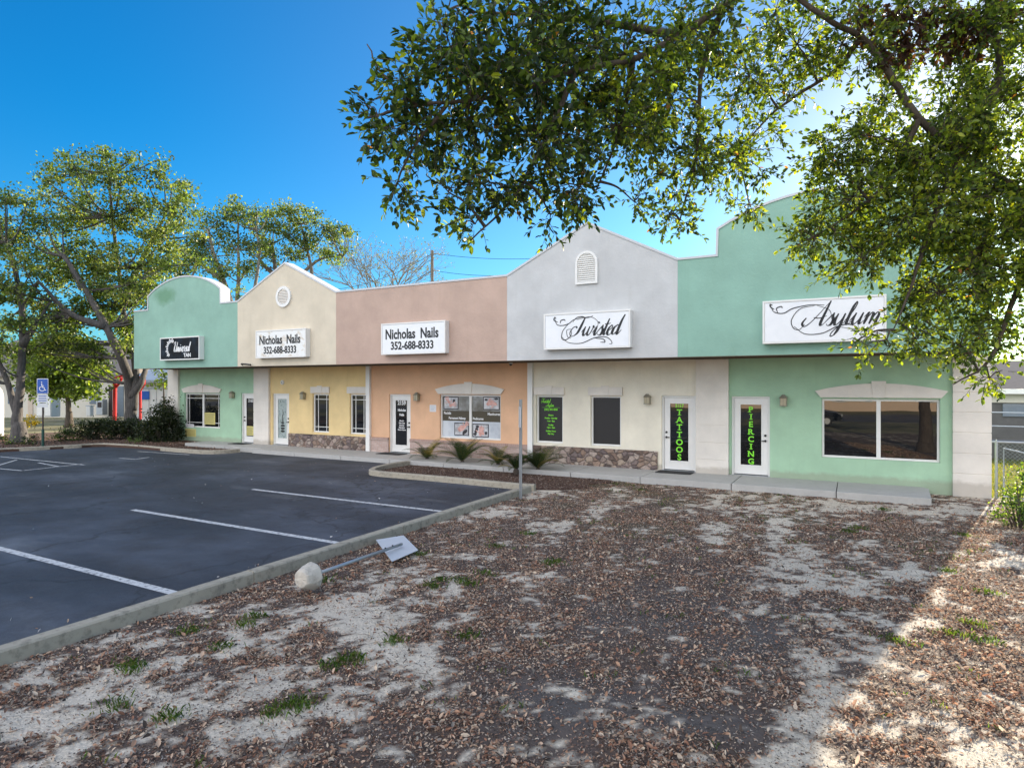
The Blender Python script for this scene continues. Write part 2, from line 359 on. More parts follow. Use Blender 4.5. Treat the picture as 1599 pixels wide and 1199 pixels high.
GL = {
 'i': (.42, [[(-.15,.3),(.1,.98)],[(.1,1),(.08,.3),(.2,.02),(.38,.3)],[(.16,1.45),(.14,1.3)]]),
 'u': (.88, [[(-.15,.3),(.08,.95)],[(.08,1),(.06,.35),(.2,.02),(.42,.25),(.58,.9)],[(.58,1),(.56,.3),(.66,.02),(.85,.3)]]),
 'n': (.80, [[(-.1,.6),(.06,.98),(.1,.9)],[(.1,.95),(.08,0)],[(.1,.35),(.28,.92),(.42,1)],[(.42,1),(.5,.75),(.48,.25),(.58,.02),(.78,.3)]]),
 'm': (1.18, [[(-.1,.6),(.06,.98),(.1,.9)],[(.1,.95),(.08,0)],[(.1,.35),(.28,.92),(.38,1)],[(.38,1),(.47,.75),(.46,0)],[(.47,.35),(.65,.92),(.76,1)],[(.76,1),(.86,.75),(.84,.25),(.94,.02),(1.15,.3)]]),
 'w': (1.15, [[(-.15,.4),(.05,.95)],[(.05,1),(.06,.3),(.2,.02),(.36,.25),(.5,.9)],[(.5,1),(.48,.3),(.62,.02),(.8,.3),(.88,.8),(.82,1.05),(.98,.85),(1.12,.88)]]),
 's': (.52, [[(-.15,.25),(.26,1.1)],[(.26,1.1),(.28,.8),(.42,.45),(.36,.08),(.16,.0),(.02,.15)],[(.3,.02),(.5,.3)]]),
 't': (.42, [[(-.15,.3),(.1,.9)],[(.14,1.75),(.1,.9),(.08,.3),(.2,.02),(.38,.3)],[(-.12,1.2),(.1,1.14),(.42,1.26)]]),
 'e': (.50, [[(-.12,.3),(.22,.6),(.34,.85),(.24,1.02),(.1,.9)],[(.2,1.02),(.02,.7),(.02,.25),(.18,0),(.34,.05),(.5,.3)]]),
 'd': (.86, [[(.5,.8),(.34,1.02),(.2,1)],[(.26,1.02),(.02,.7),(.02,.2),(.16,0)],[(.16,0),(.34,.2),(.5,.7)],[(.62,2.1),(.52,1.4),(.5,.3),(.6,.02),(.84,.5)]]),
 'a': (.80, [[(.5,.8),(.34,1.02),(.2,1)],[(.26,1.02),(.02,.7),(.02,.2),(.16,0)],[(.16,0),(.34,.2),(.5,.7)],[(.52,1.0),(.5,.3),(.6,.02),(.8,.3)]]),
 'l': (.42, [[(-.12,.3),(.2,1.2),(.26,1.8),(.18,1.98)],[(.18,1.98),(.08,1.5),(.08,.3),(.2,.02),(.4,.3)]]),
 'y': (.86, [[(-.15,.3),(.08,.95)],[(.08,1),(.06,.35),(.2,.02),(.42,.25),(.58,.9)],[(.58,1),(.56,-.3),(.44,-.85)],[(.44,-.85),(.22,-.95),(.2,-.6),(.5,-.1),(.85,.3)]]),
 'v': (.62, [[(-.12,.5),(.04,.98)],[(.04,1),(.14,.5),(.22,.02)],[(.22,.02),(.46,.6),(.5,1.02),(.62,.9)]]),
 'r': (.52, [[(-.15,.3),(.06,1.1),(.2,.92),(.34,.9)],[(.34,.9),(.28,.3),(.36,.02),(.52,.3)]]),
 'T': (.75, [[(-.75,1.55),(-.55,2.0),(-.1,2.12),(.4,1.98),(.85,2.0),(1.15,2.15)],[(.4,2.0),(.32,1.2),(.2,.4),(-.05,.05)],[(-.05,.05),(-.4,.0),(-.62,.4),(-.5,.9),(-.2,1.05),(-.05,.85)]]),
 'A': (1.15, [[(-.55,.75),(-.68,.3),(-.45,.0),(-.15,.2),(.25,.95),(.75,2.15)],[(.75,2.15),(.72,1.2),(.7,.3),(.82,.02),(1.05,.3)],[(.0,.75),(.45,.68),(.95,.85)]]),
 'U': (1.1, [[(-.45,1.5),(-.3,1.95),(.0,2.05),(.1,1.8)],[(.1,1.9),(.02,1.0),(.05,.25),(.25,.0)],[(.25,.0),(.55,.3),(.75,1.2),(.8,2.0)],[(.8,2.0),(.76,.3),(.86,.02),(1.05,.3)]]),
}
def ribbon(mb, pts, y, thin, thick, k=7, taper=True, force=None):
    P = catmull(pts, k); L = []; n = len(P)
    for i, p in enumerate(P):
        d = P[min(i+1, n-1)] - P[max(i-1, 0)]; ln = np.hypot(*d) + 1e-9; d = d/ln
        dn = max(0, -d[1])**1.2; w = thin + (thick-thin)*dn
        if force is not None: w = force
        if taper: w *= .45 + .55*math.sin(math.pi*min(1, max(0, (i+.35)/(n-.3))))
        L.append((p, np.array((-d[1], d[0]))*w*.5))
    vs = []
    for p, q in L: vs += [(p[0]+q[0], y, p[1]+q[1]), (p[0]-q[0], y, p[1]-q[1])]
    fs = [(2*i, 2*i+1, 2*i+3, 2*i+2) for i in range(n-1)]
    m2 = len(vs)
    vs2 = vs + [(a, b+.004, c) for a, b, c in vs]
    fs2 = fs + [(a+m2, d+m2, c+m2, b+m2) for a, b, c, d in fs] + [(2*i, 2*i+2, 2*i+2+m2, 2*i+m2) for i in range(n-1)] + [(2*i+1, 2*i+1+m2, 2*i+3+m2, 2*i+3) for i in range(n-1)]
    mb.add(vs2, fs2)
def script_word(mb, word, x, z, s, y, sx=1., shear=.38, thin=.05, thick=.17):
    cx = x
    for k, ch in enumerate(word):
        adv, strokes = GL[ch]
        for q, st in enumerate(strokes):
            pts = [(cx + (a*sx + b*shear)*s, z + b*s) for a, b in st]
            ribbon(mb, pts, y - .0006*((k+q) % 5), thin*s, thick*s)
        cx += adv*s*sx
    return cx

# ------------------------------------------------------------------ ground and paving
g = MB(); g.quad((-1500,-1500,-.19),(1500,-1500,-.19),(1500,1500,-.19),(-1500,1500,-.19)); struct(g.build('ground', M['ground']))
bed_edge = [onZ(px, py, 0) for px, py in ((375,700.5),(350,702.5),(320,703),(280,700.5),(250,698),(210,694.5),(165,692),(142,692.5),(120,694),(90,695.5),(60,697.2),(30,698.6),(0,700))]
bed_edge += [(-28.6,-8.0),(-28.9,-12),(-29,-24)]
pl = MB(); pl.quad((-30,-30,-.14),(-6.80,-30,-.14),(-6.80,-1.5,-.14),(-30,-1.5,-.14)); struct(pl.build('parking_lot', M['asphalt']))
bp = MB(); poly = list(reversed(bed_edge)) + [(-20.6,-1.62),(-24.2,-1.62),(-24.2,-.02),(-27.1,-.02),(-27.1,6),(-35,6),(-38,-8),(-37,-24)]
bp.prism_z(poly, -.16, -.055); struct(bp.build('planting_bed', M['mulch']))
def kerb_strip(path, w, z0, z1, name='kerb', mat=None, side=1):
    P = [Vector((x, y, 0)) for x, y in path]; mb = MB(); n = len(P); L = []
    for i, p in enumerate(P):
        t = (P[min(i+1, n-1)] - P[max(i-1, 0)]).normalized(); q = Vector((-t.y, t.x, 0))*side
        L.append((p, p + q*w, q))
    vs = []
    for a, b, q in L:
        r = .018
        vs += [(a.x, a.y, z0), (a.x, a.y, z1-r), (a.x+q.x*r, a.y+q.y*r, z1), (b.x-q.x*r, b.y-q.y*r, z1), (b.x, b.y, z1-r), (b.x, b.y, z0)]
    fs = []
    for i in range(n-1):
        for k in range(5): fs.append((i*6+k, i*6+k+1, (i+1)*6+k+1, (i+1)*6+k))
    fs += [(0,1,2,3,4,5), tuple((n-1)*6+k for k in range(5,-1,-1))]
    mb.add(vs, fs); return struct(mb.build(name, mat or M['kerb']))
def dense(path, step=.35):
    out = []
    for a, b in zip(path[:-1], path[1:]):
        k = max(1, int(math.hypot(b[0]-a[0], b[1]-a[1])/step))
        for i in range(k): out.append((a[0]+(b[0]-a[0])*i/k, a[1]+(b[1]-a[1])*i/k))
    return out + [path[-1]]
be = bed_edge
sm = [tuple(p) for p in catmull(be, 5)]
kerb_strip(sm, .17, -.17, -.005, side=-1)
# long straight kerb between the lot and the sandy yard, in cast lengths
ys = [-24, -21, -18, -15.02, -11.99, -8.98, -5.97, -4.20]
for a, b in zip(ys[:-1], ys[1:]):
    kerb_strip(dense([(-6.85, a+.006), (-6.85, b-.006)], .5), .165, -.2, 0.0 + random.uniform(-.003,.003), side=-1)
isl = [(-6.70,-4.05),(-7.3,-4.10),(-9.2,-4.02),(-11.0,-4.03),(-11.55,-4.02),(-11.95,-3.88),(-12.22,-3.5),(-12.40,-2.9),(-12.47,-2.3),(-12.42,-1.64)]
kerb_strip([tuple(p) for p in catmull(isl, 4)], .17, -.2, .0, side=-1)
im = MB(); im.prism_z([(-12.2,-1.64),(-12.3,-2.4),(-12.1,-3.4),(-11.5,-3.88),(-6.8,-3.92),(-6.2,-3.6),(-5.7,-3.0),(-5.95,-2.5),(-5.5,-2.1),(-5.6,-1.64)], -.2, -.128); struct(im.build('planting_bed', M['mulch']))
# walkway slabs with joints
xs = [-24.2,-21.7,-19.6,-17.4,-15.2,-13.1,-11.0,-8.9,-6.8,-4.85,-2.6,-.35]
def yf(x): return -1.2 if x < -21 else (-1.62)
for i, a in enumerate(xs):
    b = xs[i+1] if i+1 < len(xs) else None
    s_ = MB()
    if b is not None: s_.prism_z([(a+.008,yf(a)),(b-.008,yf(a)),(b-.008,-.004),(a+.008,-.004)], -.30, -.002+.002*(i%2))
    else: s_.prism_z([(a+.008,-1.68),(1.42,-1.70),(1.50,-.22),(1.40,-.004),(a+.008,-.004)], -.30, 0)
    struct(s_.build('walkway', M['slab'], bevel=.008))
# markings
def strip_line(a, b, w=.12, z=-.136):
    a = Vector((*a, z)); b = Vector((*b, z)); t = (b-a).normalized(); q = Vector((-t.y, t.x, 0))*w/2
    m_ = MB(); m_.quad(a-q, b-q, b+q, a+q); return struct(m_.build('road_marking', M['line']))
for y_ in (-12.72, -9.98, -7.13): strip_line((-12.75, y_), (-6.86, y_))
strip_line((-12.75,-15.5), (-6.86,-15.5)); strip_line((-12.75,-18.3), (-6.86,-18.3))
for p, q in (((-20,711),(132,726)),((-20,730),(36,735)),((34,735),(128,724.5)),((-4,727),(26,718)),((92,728.5),(60,722.5)),((186,715.5),(212,717)),((212,717),(233,714)),((215,704.8),(296,710))):
    strip_line(onZ(*p, -.14), onZ(*q, -.14), .08)

# ------------------------------------------------------------------ sandy yard (fine mesh + litter)
def P_(l): return np.array(l, float)
SANDP = P_([(330,985,60,30,.75),(520,945,60,22,.75),(130,1060,110,26,.75),(250,1040,50,18,.7),(440,1060,60,22,.7),(620,960,45,30,.7),(700,930,50,18,.6),(560,1010,60,20,.75),(1300,985,60,20,.7),(1240,900,40,30,.7),(1420,900,50,24,.7),(1240,790,160,16,.7),(640,1085,50,20,.6),(200,1075,95,20,1),(360,1066,75,26,1),(188,997,75,18,.8),(47,1028,60,15,.8),(40,1125,60,22,1),(440,1005,60,18,.8),(266,1100,85,14,.8),(406,1134,60,18,1),(485,1118,35,12,.9),
 (549,974,45,20,.95),(605,914,40,22,.9),(684,989,15,17,1),(665,1020,15,22,1),(556,1078,50,20,1),(624,1045,50,20,.9),(515,1108,40,16,1),(770,880,17,7,.8),(834,910,15,11,.9),(988,878,38,7,.9),
 (1059,919,14,5,.9),(927,1020,16,4,.8),(1059,998,8,5,.8),(744,962,22,8,.7),(1149,772,38,7,.8),(1119,832,20,18,.9),(1216,829,19,24,1),(1238,873,36,20,1),(1325,915,60,14,1),(1280,915,36,12,.9),
 (1347,858,32,13,.7),(1268,945,17,5,.8),(1400,971,62,13,.9),(1332,1008,52,16,.9),(1276,1050,26,20,1),(1280,1087,27,22,1),(1268,1125,30,28,1),(1250,1170,37,24,1),(1212,1192,30,14,1),(1350,790,150,11,.95),
 (1493,792,60,14,.9),(1467,930,18,40,.7),(1568,873,40,18,.7),(847,767,28,7,.9),(963,767,15,5,.8),(988,778,28,5,.8),(934,798,20,13,.9),(853,820,28,10,.9),(984,876,32,8,.9),(1144,773,45,11,.8),
 (700,905,30,12,.6),(640,860,25,10,.5),(760,800,40,8,.5),(480,930,30,12,.6),(330,960,70,12,.55),(110,1010,70,20,.7),(1520,1150,60,20,.25)])
DARKP = P_([(1040,960,170,45,1),(1170,1010,120,50,1),(860,1090,170,45,.8),(1150,900,150,25,.5),(960,930,120,30,.5),(1080,1120,120,40,.7)])
def psum(P, px, py):
    s = np.zeros_like(px)
    for a, b, c, d, w in P: s = np.maximum(s, w*np.exp(-(((px-a)/c)**2 + ((py-b)/d)**2)*.62))
    return s
def fields(x, y):
    px, py, Z = to_px(x, y, -.14)
    n1 = fbm(x*1.1+5, y*1.1, 5); n2 = fbm(x*4.5, y*4.5+3, 4); n3 = fbm(x*.45, y*.45, 3)
    s = psum(SANDP, px, py) + (n2-.5)*2.3 + (fbm(x*13,y*13+7,3)-.5)*1.7 + (n1-.5)*1.0 + np.clip((n3-.52)*1.2, -.2, .3)*.5 - .10*(px>850)*(py>850)*(px<1180)
    sand = np.clip((s-.38)/.22, 0, 1)
    dark = np.clip(psum(DARKP, px, py)*1.3 + (n1-.5)*1.2 - .22, 0, 1)
    green = np.clip((fbm(x*.9+40, y*.9+11, 4)-.50)*5, 0, 1)*np.clip((y+9)/4, 0, 1)
    return sand, dark*(1-sand), green
XA, XB, YA, YB = -6.72, 7.5, -20.5, 0.0
st = .055; nx = int((XB-XA)/st)+1; ny = int((YB-YA)/st)+1
gx, gy = np.meshgrid(np.linspace(XA, XB, nx), np.linspace(YA, YB, ny)); fx, fy = gx.ravel(), gy.ravel()
sand, dark, green = fields(fx, fy)
def gz(x, y): return -.150 + .035*(fbm(x*1.7, y*1.7, 5)-.5) + .02*(fbm(x*9, y*9, 3)-.5) + .018*np.clip(fbm(x*.5+9,y*.5,2)-.5,-.5,.5)
zz = gz(fx, fy)
# slip under the mulch bed
c_s = np.array((.74,.65,.53)); c_l = np.array((.11,.075,.06)); c_d = np.array((.115,.10,.095)); c_g = np.array((.11,.105,.045))
col = c_l*np.ones((len(fx),1)); col = col*(1-.6*green[:,None]) + c_g*.6*green[:,None]
col = col*(1-dark[:,None]) + c_d*dark[:,None]; col = col*(1-sand[:,None]) + c_s*sand[:,None]
col *= (.85+.3*fbm(fx*3, fy*3, 4))[:,None]; col = np.c_[col, np.ones(len(col))]
idx = np.arange(nx*ny).reshape(ny, nx); q = np.stack([idx[:-1,:-1], idx[:-1,1:], idx[1:,1:], idx[1:,:-1]], -1).reshape(-1,4)
struct(np_mesh('sandy_yard', np.c_[fx,fy,zz], q.ravel(), np.full(len(q),4), M['sand'], None, col, True))

def leaves_mesh(name, P, yaw, pitch, roll, L, Wd, cols, m, parent=None, fold=.25, six=True):
    """P n x3, builds folded leaves; returns object"""
    n = len(P)
    # local leaf outline: base, two at 40%, tip; midrib pts
    loc = np.array([(0,0,0),(.33,.5,1),(.72,.42,1),(1,0,.15),(.72,-.42,1),(.33,-.5,1)])
    V = np.zeros((n,6,3)); V[:,:,0] = loc[None,:,0]*L[:,None]; V[:,:,1] = loc[None,:,1]*Wd[:,None]; V[:,:,2] = loc[None,:,2]*fold*Wd[:,None]
    cy, sy, cp, sp, cr, sr = np.cos(yaw), np.sin(yaw), np.cos(pitch), np.sin(pitch), np.cos(roll), np.sin(roll)
    y1 = V[:,:,1]*cr[:,None]-V[:,:,2]*sr[:,None]; z1 = V[:,:,1]*sr[:,None]+V[:,:,2]*cr[:,None]; x1 = V[:,:,0]
    x2 = x1*cp[:,None]-z1*sp[:,None]; z2 = x1*sp[:,None]+z1*cp[:,None]
    x3 = x2*cy[:,None]-y1*sy[:,None]; y3 = x2*sy[:,None]+y1*cy[:,None]
    V = np.stack([x3,y3,z2], -1) + P[:,None,:]
    f = np.array([0,1,2,3, 0,3,4,5]); F = (np.arange(n)[:,None]*6 + f[None,:]).ravel()
    C = np.repeat(np.c_[cols, np.ones(n)], 6, axis=0)
    return np_mesh(name, V.reshape(-1,3), F, np.full(2*n,4), m, parent, C)
def pick(pal, n, w=None):
    pal = np.array(pal); w = None if w is None else np.array(w)/sum(w)
    return pal[rng.choice(len(pal), n, p=w)]*(rng.uniform(.7,1.3,n))[:,None]
LIT = [(.32,.16,.10),(.44,.26,.17),(.56,.40,.29),(.62,.50,.38),(.19,.11,.08),(.07,.05,.04),(.34,.29,.25)]
def litter(n, x0, x1, y0, y1, rule, size=(.018,.046), z=None, name='leaf_litter', pal=LIT, lift=.012):
    x = rng.uniform(x0,x1,n); y = rng.uniform(y0,y1,n); k = rng.random(n) < rule(x, y); x, y = x[k], y[k]; n = len(x)
    zz = (gz(x,y) if z is None else np.full(n, z)) + rng.uniform(.002, lift, n)
    L = rng.uniform(*size, n) if name != 'leaf_litter' else np.clip(rng.lognormal(math.log(.024), .42, n), .011, .07)
    o = leaves_mesh(name, np.c_[x,y,zz], rng.uniform(0,6.28,n), rng.normal(.08,.38,n), rng.normal(0,.65,n), L, L*rng.uniform(.34,.5,n), pick(pal, n, [3,4,4,3,2,2,2] if pal is LIT else None), M['litter'], None, .3)
    return struct(o, 'stuff')
def rule_yard(x, y):
    s, d, g_ = fields(x, y); clump = np.clip((fbm(x*2.6+70, y*2.6, 4)-.30)*3.4, .35, 1)
    r = clump*(1-.88*s)*(1-.68*d)*(1-.35*g_)
    px, py, Z = to_px(x, y, -.14); vis = (px > -150) & (px < 1760) & (py < 1300)
    inbed = (x < -6.05) & (y > -4.0) | ((y > -1.74) & (x < 1.5))
    return r*vis*(~inbed)*.85*np.clip(1.35-Z/16, .35, 1)
litter(1000000, -6.66, 5.5, -16.6, -.2, rule_yard)
litter(4200, -12.2, -5.2, -3.85, -1.7, lambda x,y: np.ones_like(x)*((y>-3.8)|(x<-6.9))*np.clip((-5.0-x)*1.2,0,1), (.03,.06), -.128, 'mulch_chips', [(.16,.09,.06),(.25,.17,.13),(.08,.045,.03),(.3,.24,.2)])
litter(9000, -33, -20.6, -8.6, -.2, lambda x,y: (((x<-28.4)|((y>-2.7)&(x<-24.3))|((y>-2.65)&(y<-1.7)))&((x<-28.4)|(y>-2.7))).astype(float), (.04,.08), -.055, 'mulch_chips', [(.20,.10,.07),(.32,.2,.14),(.10,.05,.03),(.38,.28,.22)])
litter(2600, -22, -7.0, -16, -1.7, lambda x,y: np.where((x>-7.35)|((y>-4.5)&(x>-12.4)),1,.07)*(fbm(x,y,3)>.42)*((x<-12.7)|(y<-4.2)), (.03,.05), -.138, 'stray_leaves', [(.5,.5,.48),(.4,.3,.22),(.25,.15,.1),(.6,.6,.6)])
def debris(n):
    x = rng.uniform(-6.66,5,n); y = rng.uniform(-16.4,-1.0,n); px, py, Z = to_px(x, y, -.14)
    sd_f = fields(x, y)[0]; k = (rng.random(n) < np.clip(1.5-Z/11,.15,1)*(1-.62*sd_f)*np.clip((fbm(x*3.3,y*3.3+50,4)-.3)*3,.15,1)) & (px > -100) & (px < 1720) & (py < 1290) & ~((x < -5.95) & (y > -4)) & ~((y > -1.74) & (x < 1.5)); x, y = x[k], y[k]; n = len(x)
    s = rng.uniform(.003,.011,n); a = rng.uniform(0,6.28,n); z = gz(x,y)+.003
    V = np.stack([np.c_[x+s*np.cos(a),y+s*np.sin(a),z], np.c_[x-s*np.cos(a)-s*.45*np.sin(a),y-s*np.sin(a)+s*.45*np.cos(a),z+s*rng.uniform(0,.8,n)], np.c_[x-s*np.cos(a)+s*.45*np.sin(a),y-s*np.sin(a)-s*.45*np.cos(a),z]],1)
    struct(np_mesh('leaf_crumbs', V.reshape(-1,3), np.arange(3*n), np.full(n,3), M['litter'], None, np.repeat(np.c_[pick([(.10,.07,.055),(.05,.04,.035),(.24,.17,.13),(.5,.45,.4)],n),np.ones(n)],3,0)), 'stuff')
debris(900000)
# green weeds
def weeds():
    T = [onZ(px,py,-.14) for px,py in ((197,1037),(205,1045),(455,1102),(430,1112),(475,1098),(400,962),(385,975),(345,1010),(290,985),(262,1120),(735,912),(775,852),(823,833),(540,1030),(515,1040),(612,1002),(730,993),(1340,825),(1325,830),(1480,890),(1400,1000),(1520,975),(1490,990),(1505,835),(720,905),(675,915),(690,905),(760,895),(868,877),(1000,765),(860,880),(505,905),(655,865),(930,745),(550,1030),(180,1100),(1536,1000),(1545,925),(1380,795),(1240,755))]
    B = []
    for x,y in T:
        for k in range(80): B.append((x+rng.normal(0,.075), y+rng.normal(0,.06), .8))
    n = 9000; x = rng.uniform(-6.6,5,n); y = rng.uniform(-16,-1.8,n); s,d,g_ = fields(x,y)
    c = np.clip((fbm(x*2.2+9,y*2.2+31,4)-.54)*6,0,1)*(1-s)*np.clip(.25+g_,0,1)
    for i in np.nonzero(rng.random(n) < c)[0]:
        if x[i] < -5.9 and y[i] > -4: continue
        for k in range(5): B.append((x[i]+rng.normal(0,.03), y[i]+rng.normal(0,.03), .7))
    B = np.array(B); n = len(B); h = rng.uniform(.03,.085,n)*B[:,2]; yaw = rng.uniform(0,6.28,n); w = rng.uniform(.002,.0045,n)
    bx, by = B[:,0], B[:,1]; bz = gz(bx,by)-.004; dx, dy = np.cos(yaw), np.sin(yaw); ln = rng.uniform(.2,1.1,n)*h
    V = np.stack([np.c_[bx-dy*w,by+dx*w,bz], np.c_[bx+dy*w,by-dx*w,bz], np.c_[bx+dx*ln*.4+dy*w*.8,by+dy*ln*.4-dx*w*.8,bz+h*.7], np.c_[bx+dx*ln,by+dy*ln,bz+h], np.c_[bx+dx*ln*.4-dy*w*.8,by+dy*ln*.4+dx*w*.8,bz+h*.7]],1)
    F = (np.arange(n)[:,None]*5+np.arange(5)[None,:]).ravel(); C = np.repeat(np.c_[pick([(.10,.20,.035),(.16,.26,.05),(.20,.22,.08),(.08,.14,.03)],n),np.ones(n)],5,0)
    struct(np_mesh('weeds', V.reshape(-1,3), F, np.full(n,5), M['leaf'], None, C), 'stuff')
weeds()
def twigs():
    mb = MB()
    for i in range(260):
        x = random.uniform(-6.4,4); y = random.uniform(-16,-3)
        if x < -5.9 and y > -4: continue
        a = random.uniform(0,6.28); L = random.uniform(.08,.35); z = float(gz(np.array([x]),np.array([y]))[0])+.008
        p = [(x,y,z),(x+math.cos(a)*L*.5,y+math.sin(a)*L*.5,z+random.uniform(.002,.02)),(x+math.cos(a+.3)*L,y+math.sin(a+.3)*L,z+.003)]
        mb.tube(p, [.0035,.003,.0015], 4)
    struct(mb.build('fallen_twigs', M['barkpale']), 'stuff')
twigs()
# ------------------------------------------------------------------ the strip building
B = thing('strip_mall_building', 'long pastel stucco strip of five shopfronts with arched and gabled parapets', 'building', (-12.2, 5, -.14))
EAVE, YF, YB_ = 3.07, -1.80, 12.5
def wall_bay(x0, x1, ops, mat, z0=-.35, z1=3.12, T=.22):
    xs_ = sorted({x0, x1, *[o[0] for o in ops], *[o[1] for o in ops]}); zs_ = sorted({z0, z1, *[o[2] for o in ops], *[o[3] for o in ops]})
    mb = MB()
    for a, b in zip(xs_[:-1], xs_[1:]):
        for c, d in zip(zs_[:-1], zs_[1:]):
            if any(o[0] <= a and b <= o[1] and o[2] <= c and d <= o[3] for o in ops): continue
            mb.quad((a,0,c),(b,0,c),(b,0,d),(a,0,d))
    for a, b, c, d in ops:
        mb.quad((a,0,c),(a,T,c),(b,T,c),(b,0,c)); mb.quad((a,0,d),(b,0,d),(b,T,d),(a,T,d))
        mb.quad((a,0,c),(a,0,d),(a,T,d),(a,T,c)); mb.quad((b,0,c),(b,T,c),(b,T,d),(b,0,d))
    return mb.build('wall', mat, B)
WIN = {1:(-26.01,-23.61,.54,2.02), 2:(-18.2,-17.35,.58,2.05), 3:(-16.31,-15.50,.58,2.05), 4:(-12.28,-9.91,.60,2.06), 5:(-8.65,-7.74,.60,2.06), 6:(-6.85,-5.91,.59,2.06), 7:(-.71,1.74,.58,2.04)}
DOOR = {1:(-22.27,-21.36,-.02,2.05), 2:(-20.40,-19.47,-.02,2.05), 3:(-14.45,-13.51,-.02,2.06), 4:(-4.73,-3.79,-.02,2.08), 5:(-2.86,-1.91,-.02,2.08)}
wall_bay(-27.05, -20.96, [WIN[1], DOOR[1]], M['wgreen']); wall_bay(-20.96, -15.36, [DOOR[2], WIN[2], WIN[3]], M['wyellow'])
wall_bay(-15.36, -8.82, [DOOR[3], WIN[4]], M['wpeach']); wall_bay(-8.82, -3.35, [WIN[5], WIN[6], DOOR[4]], M['wcream']); wall_bay(-3.35, 2.66, [DOOR[5], WIN[7]], M['wgreen'])
sw_ = MB()
for x_ in (-27.05, 2.66):
    sw_.quad((x_,0,-.35),(x_,YB_,-.35),(x_,YB_,4.4),(x_,0,4.4))
sw_.quad((-27.05,YB_,-.35),(2.66,YB_,-.35),(2.66,YB_,4.4),(-27.05,YB_,4.4)); sw_.build('side_wall', M['wgreen'], B)
MB().quad((-27.05,.012,3.1),(2.66,.012,3.1),(2.66,.012,4.4),(-27.05,.012,4.4)).build('upper_wall', M['wgreen'], B)
rb = MB(); rb.quad((-27.05,-.0,4.4),(2.66,-.0,4.4),(2.66,YB_,4.4),(-27.05,YB_,4.4)); rb.build('roof', M['roof'], B)
ib = MB(); ib.quad((-27,.6,-.3),(2.6,.6,-.3),(2.6,.6,3.1),(-27,.6,3.1)); ib.quad((-27,.22,-.01),(2.6,.22,-.01),(2.6,.6,-.01),(-27,.6,-.01)); ib.build('interior_partition', M['black'], B)
sf = MB()
k = YF+.24
sf.box(-26.72, 2.33, YF+.012, -.004, EAVE+.004, EAVE+.03)
for i in range(11): sf.box(-26.70, 2.31, YF+.05+.157*i, YF+.062+.157*i, EAVE-.004, EAVE+.004)
sf.box(-26.72, 2.33, YF+.002, YF+.012, EAVE-.012, EAVE+.03)
sf.build('soffit', M['soffit'], B)
def arc(xc, half, z0, z1, n=16, a0=None):
    # circular segment from (xc-half,z0) over (xc,z1) to (xc+half,z0)
    s_ = z1-z0; Rr = (half*half+s_*s_)/(2*s_); cz = z1-Rr; a = math.asin(half/Rr)
    return [(xc+Rr*math.sin(t), cz+Rr*math.cos(t)) for t in np.linspace(-a, a, n)]
H = 5.50
def fascia(x0, x1, top, mat, name='fascia_panel'):
    pts = [(x0, EAVE), (x1, EAVE)] + list(reversed(top))
    MB().prism_y(pts, YF, YF+.38).build(name, mat, B)
    # coping follows the top line
    mb = MB(); w = .022; y0_, y1_ = YF-.022, YF+.40
    T = top; n = len(T)
    L = []
    for i in range(n):
        def nrm(a, b):
            d = Vector((b[0]-a[0], b[1]-a[1])).normalized(); return Vector((-d.y, d.x))
        if i == 0: q = nrm(T[0], T[1]); q = Vector((0,1)) if abs(q.x) < .2 else q/ max(.3,q.y)
        elif i == n-1: q = nrm(T[-2], T[-1]); q = Vector((0,1)) if abs(q.x) < .2 else q/max(.3,q.y)
        else:
            a, b = nrm(T[i-1], T[i]), nrm(T[i], T[i+1]); q = (a+b); q = q/ max(.35, q.dot(a))
        if i in (0, n-1): q = Vector((0, q.length))
        L.append((T[i][0]+q.x*w, T[i][1]+q.y*w, T[i][0]-q.x*.035, T[i][1]-q.y*.035))
    vs = []
    for ox, oz, ix, iz in L: vs += [(ox,y0_,oz),(ox,y1_,oz),(ix,y1_,iz),(ix,y0_,iz)]
    fs = [(4*i+k, 4*i+(k+1)%4, 4*i+4+(k+1)%4, 4*i+4+k) for i in range(n-1) for k in range(4)]
    fs += [(3,2,1,0), tuple(4*(n-1)+k for k in range(4))]
    mb.add(vs, fs).build('coping', M['whitetrim'], B)
E1 = .003
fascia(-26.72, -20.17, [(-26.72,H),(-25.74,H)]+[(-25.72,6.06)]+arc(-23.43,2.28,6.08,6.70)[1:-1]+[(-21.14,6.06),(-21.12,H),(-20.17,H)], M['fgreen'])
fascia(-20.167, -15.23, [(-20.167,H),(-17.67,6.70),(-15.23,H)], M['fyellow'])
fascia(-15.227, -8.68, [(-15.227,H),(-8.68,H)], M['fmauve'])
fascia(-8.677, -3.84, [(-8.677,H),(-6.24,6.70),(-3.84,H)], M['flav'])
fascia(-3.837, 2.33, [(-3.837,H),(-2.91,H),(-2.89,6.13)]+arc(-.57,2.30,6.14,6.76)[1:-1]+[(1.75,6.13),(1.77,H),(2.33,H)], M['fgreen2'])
for q_ in (-26.72, 2.11): MB().box(q_,q_+.22,YF+.383,-.0,EAVE+.035,5.45).build('parapet_return', M['wgreen'], B)
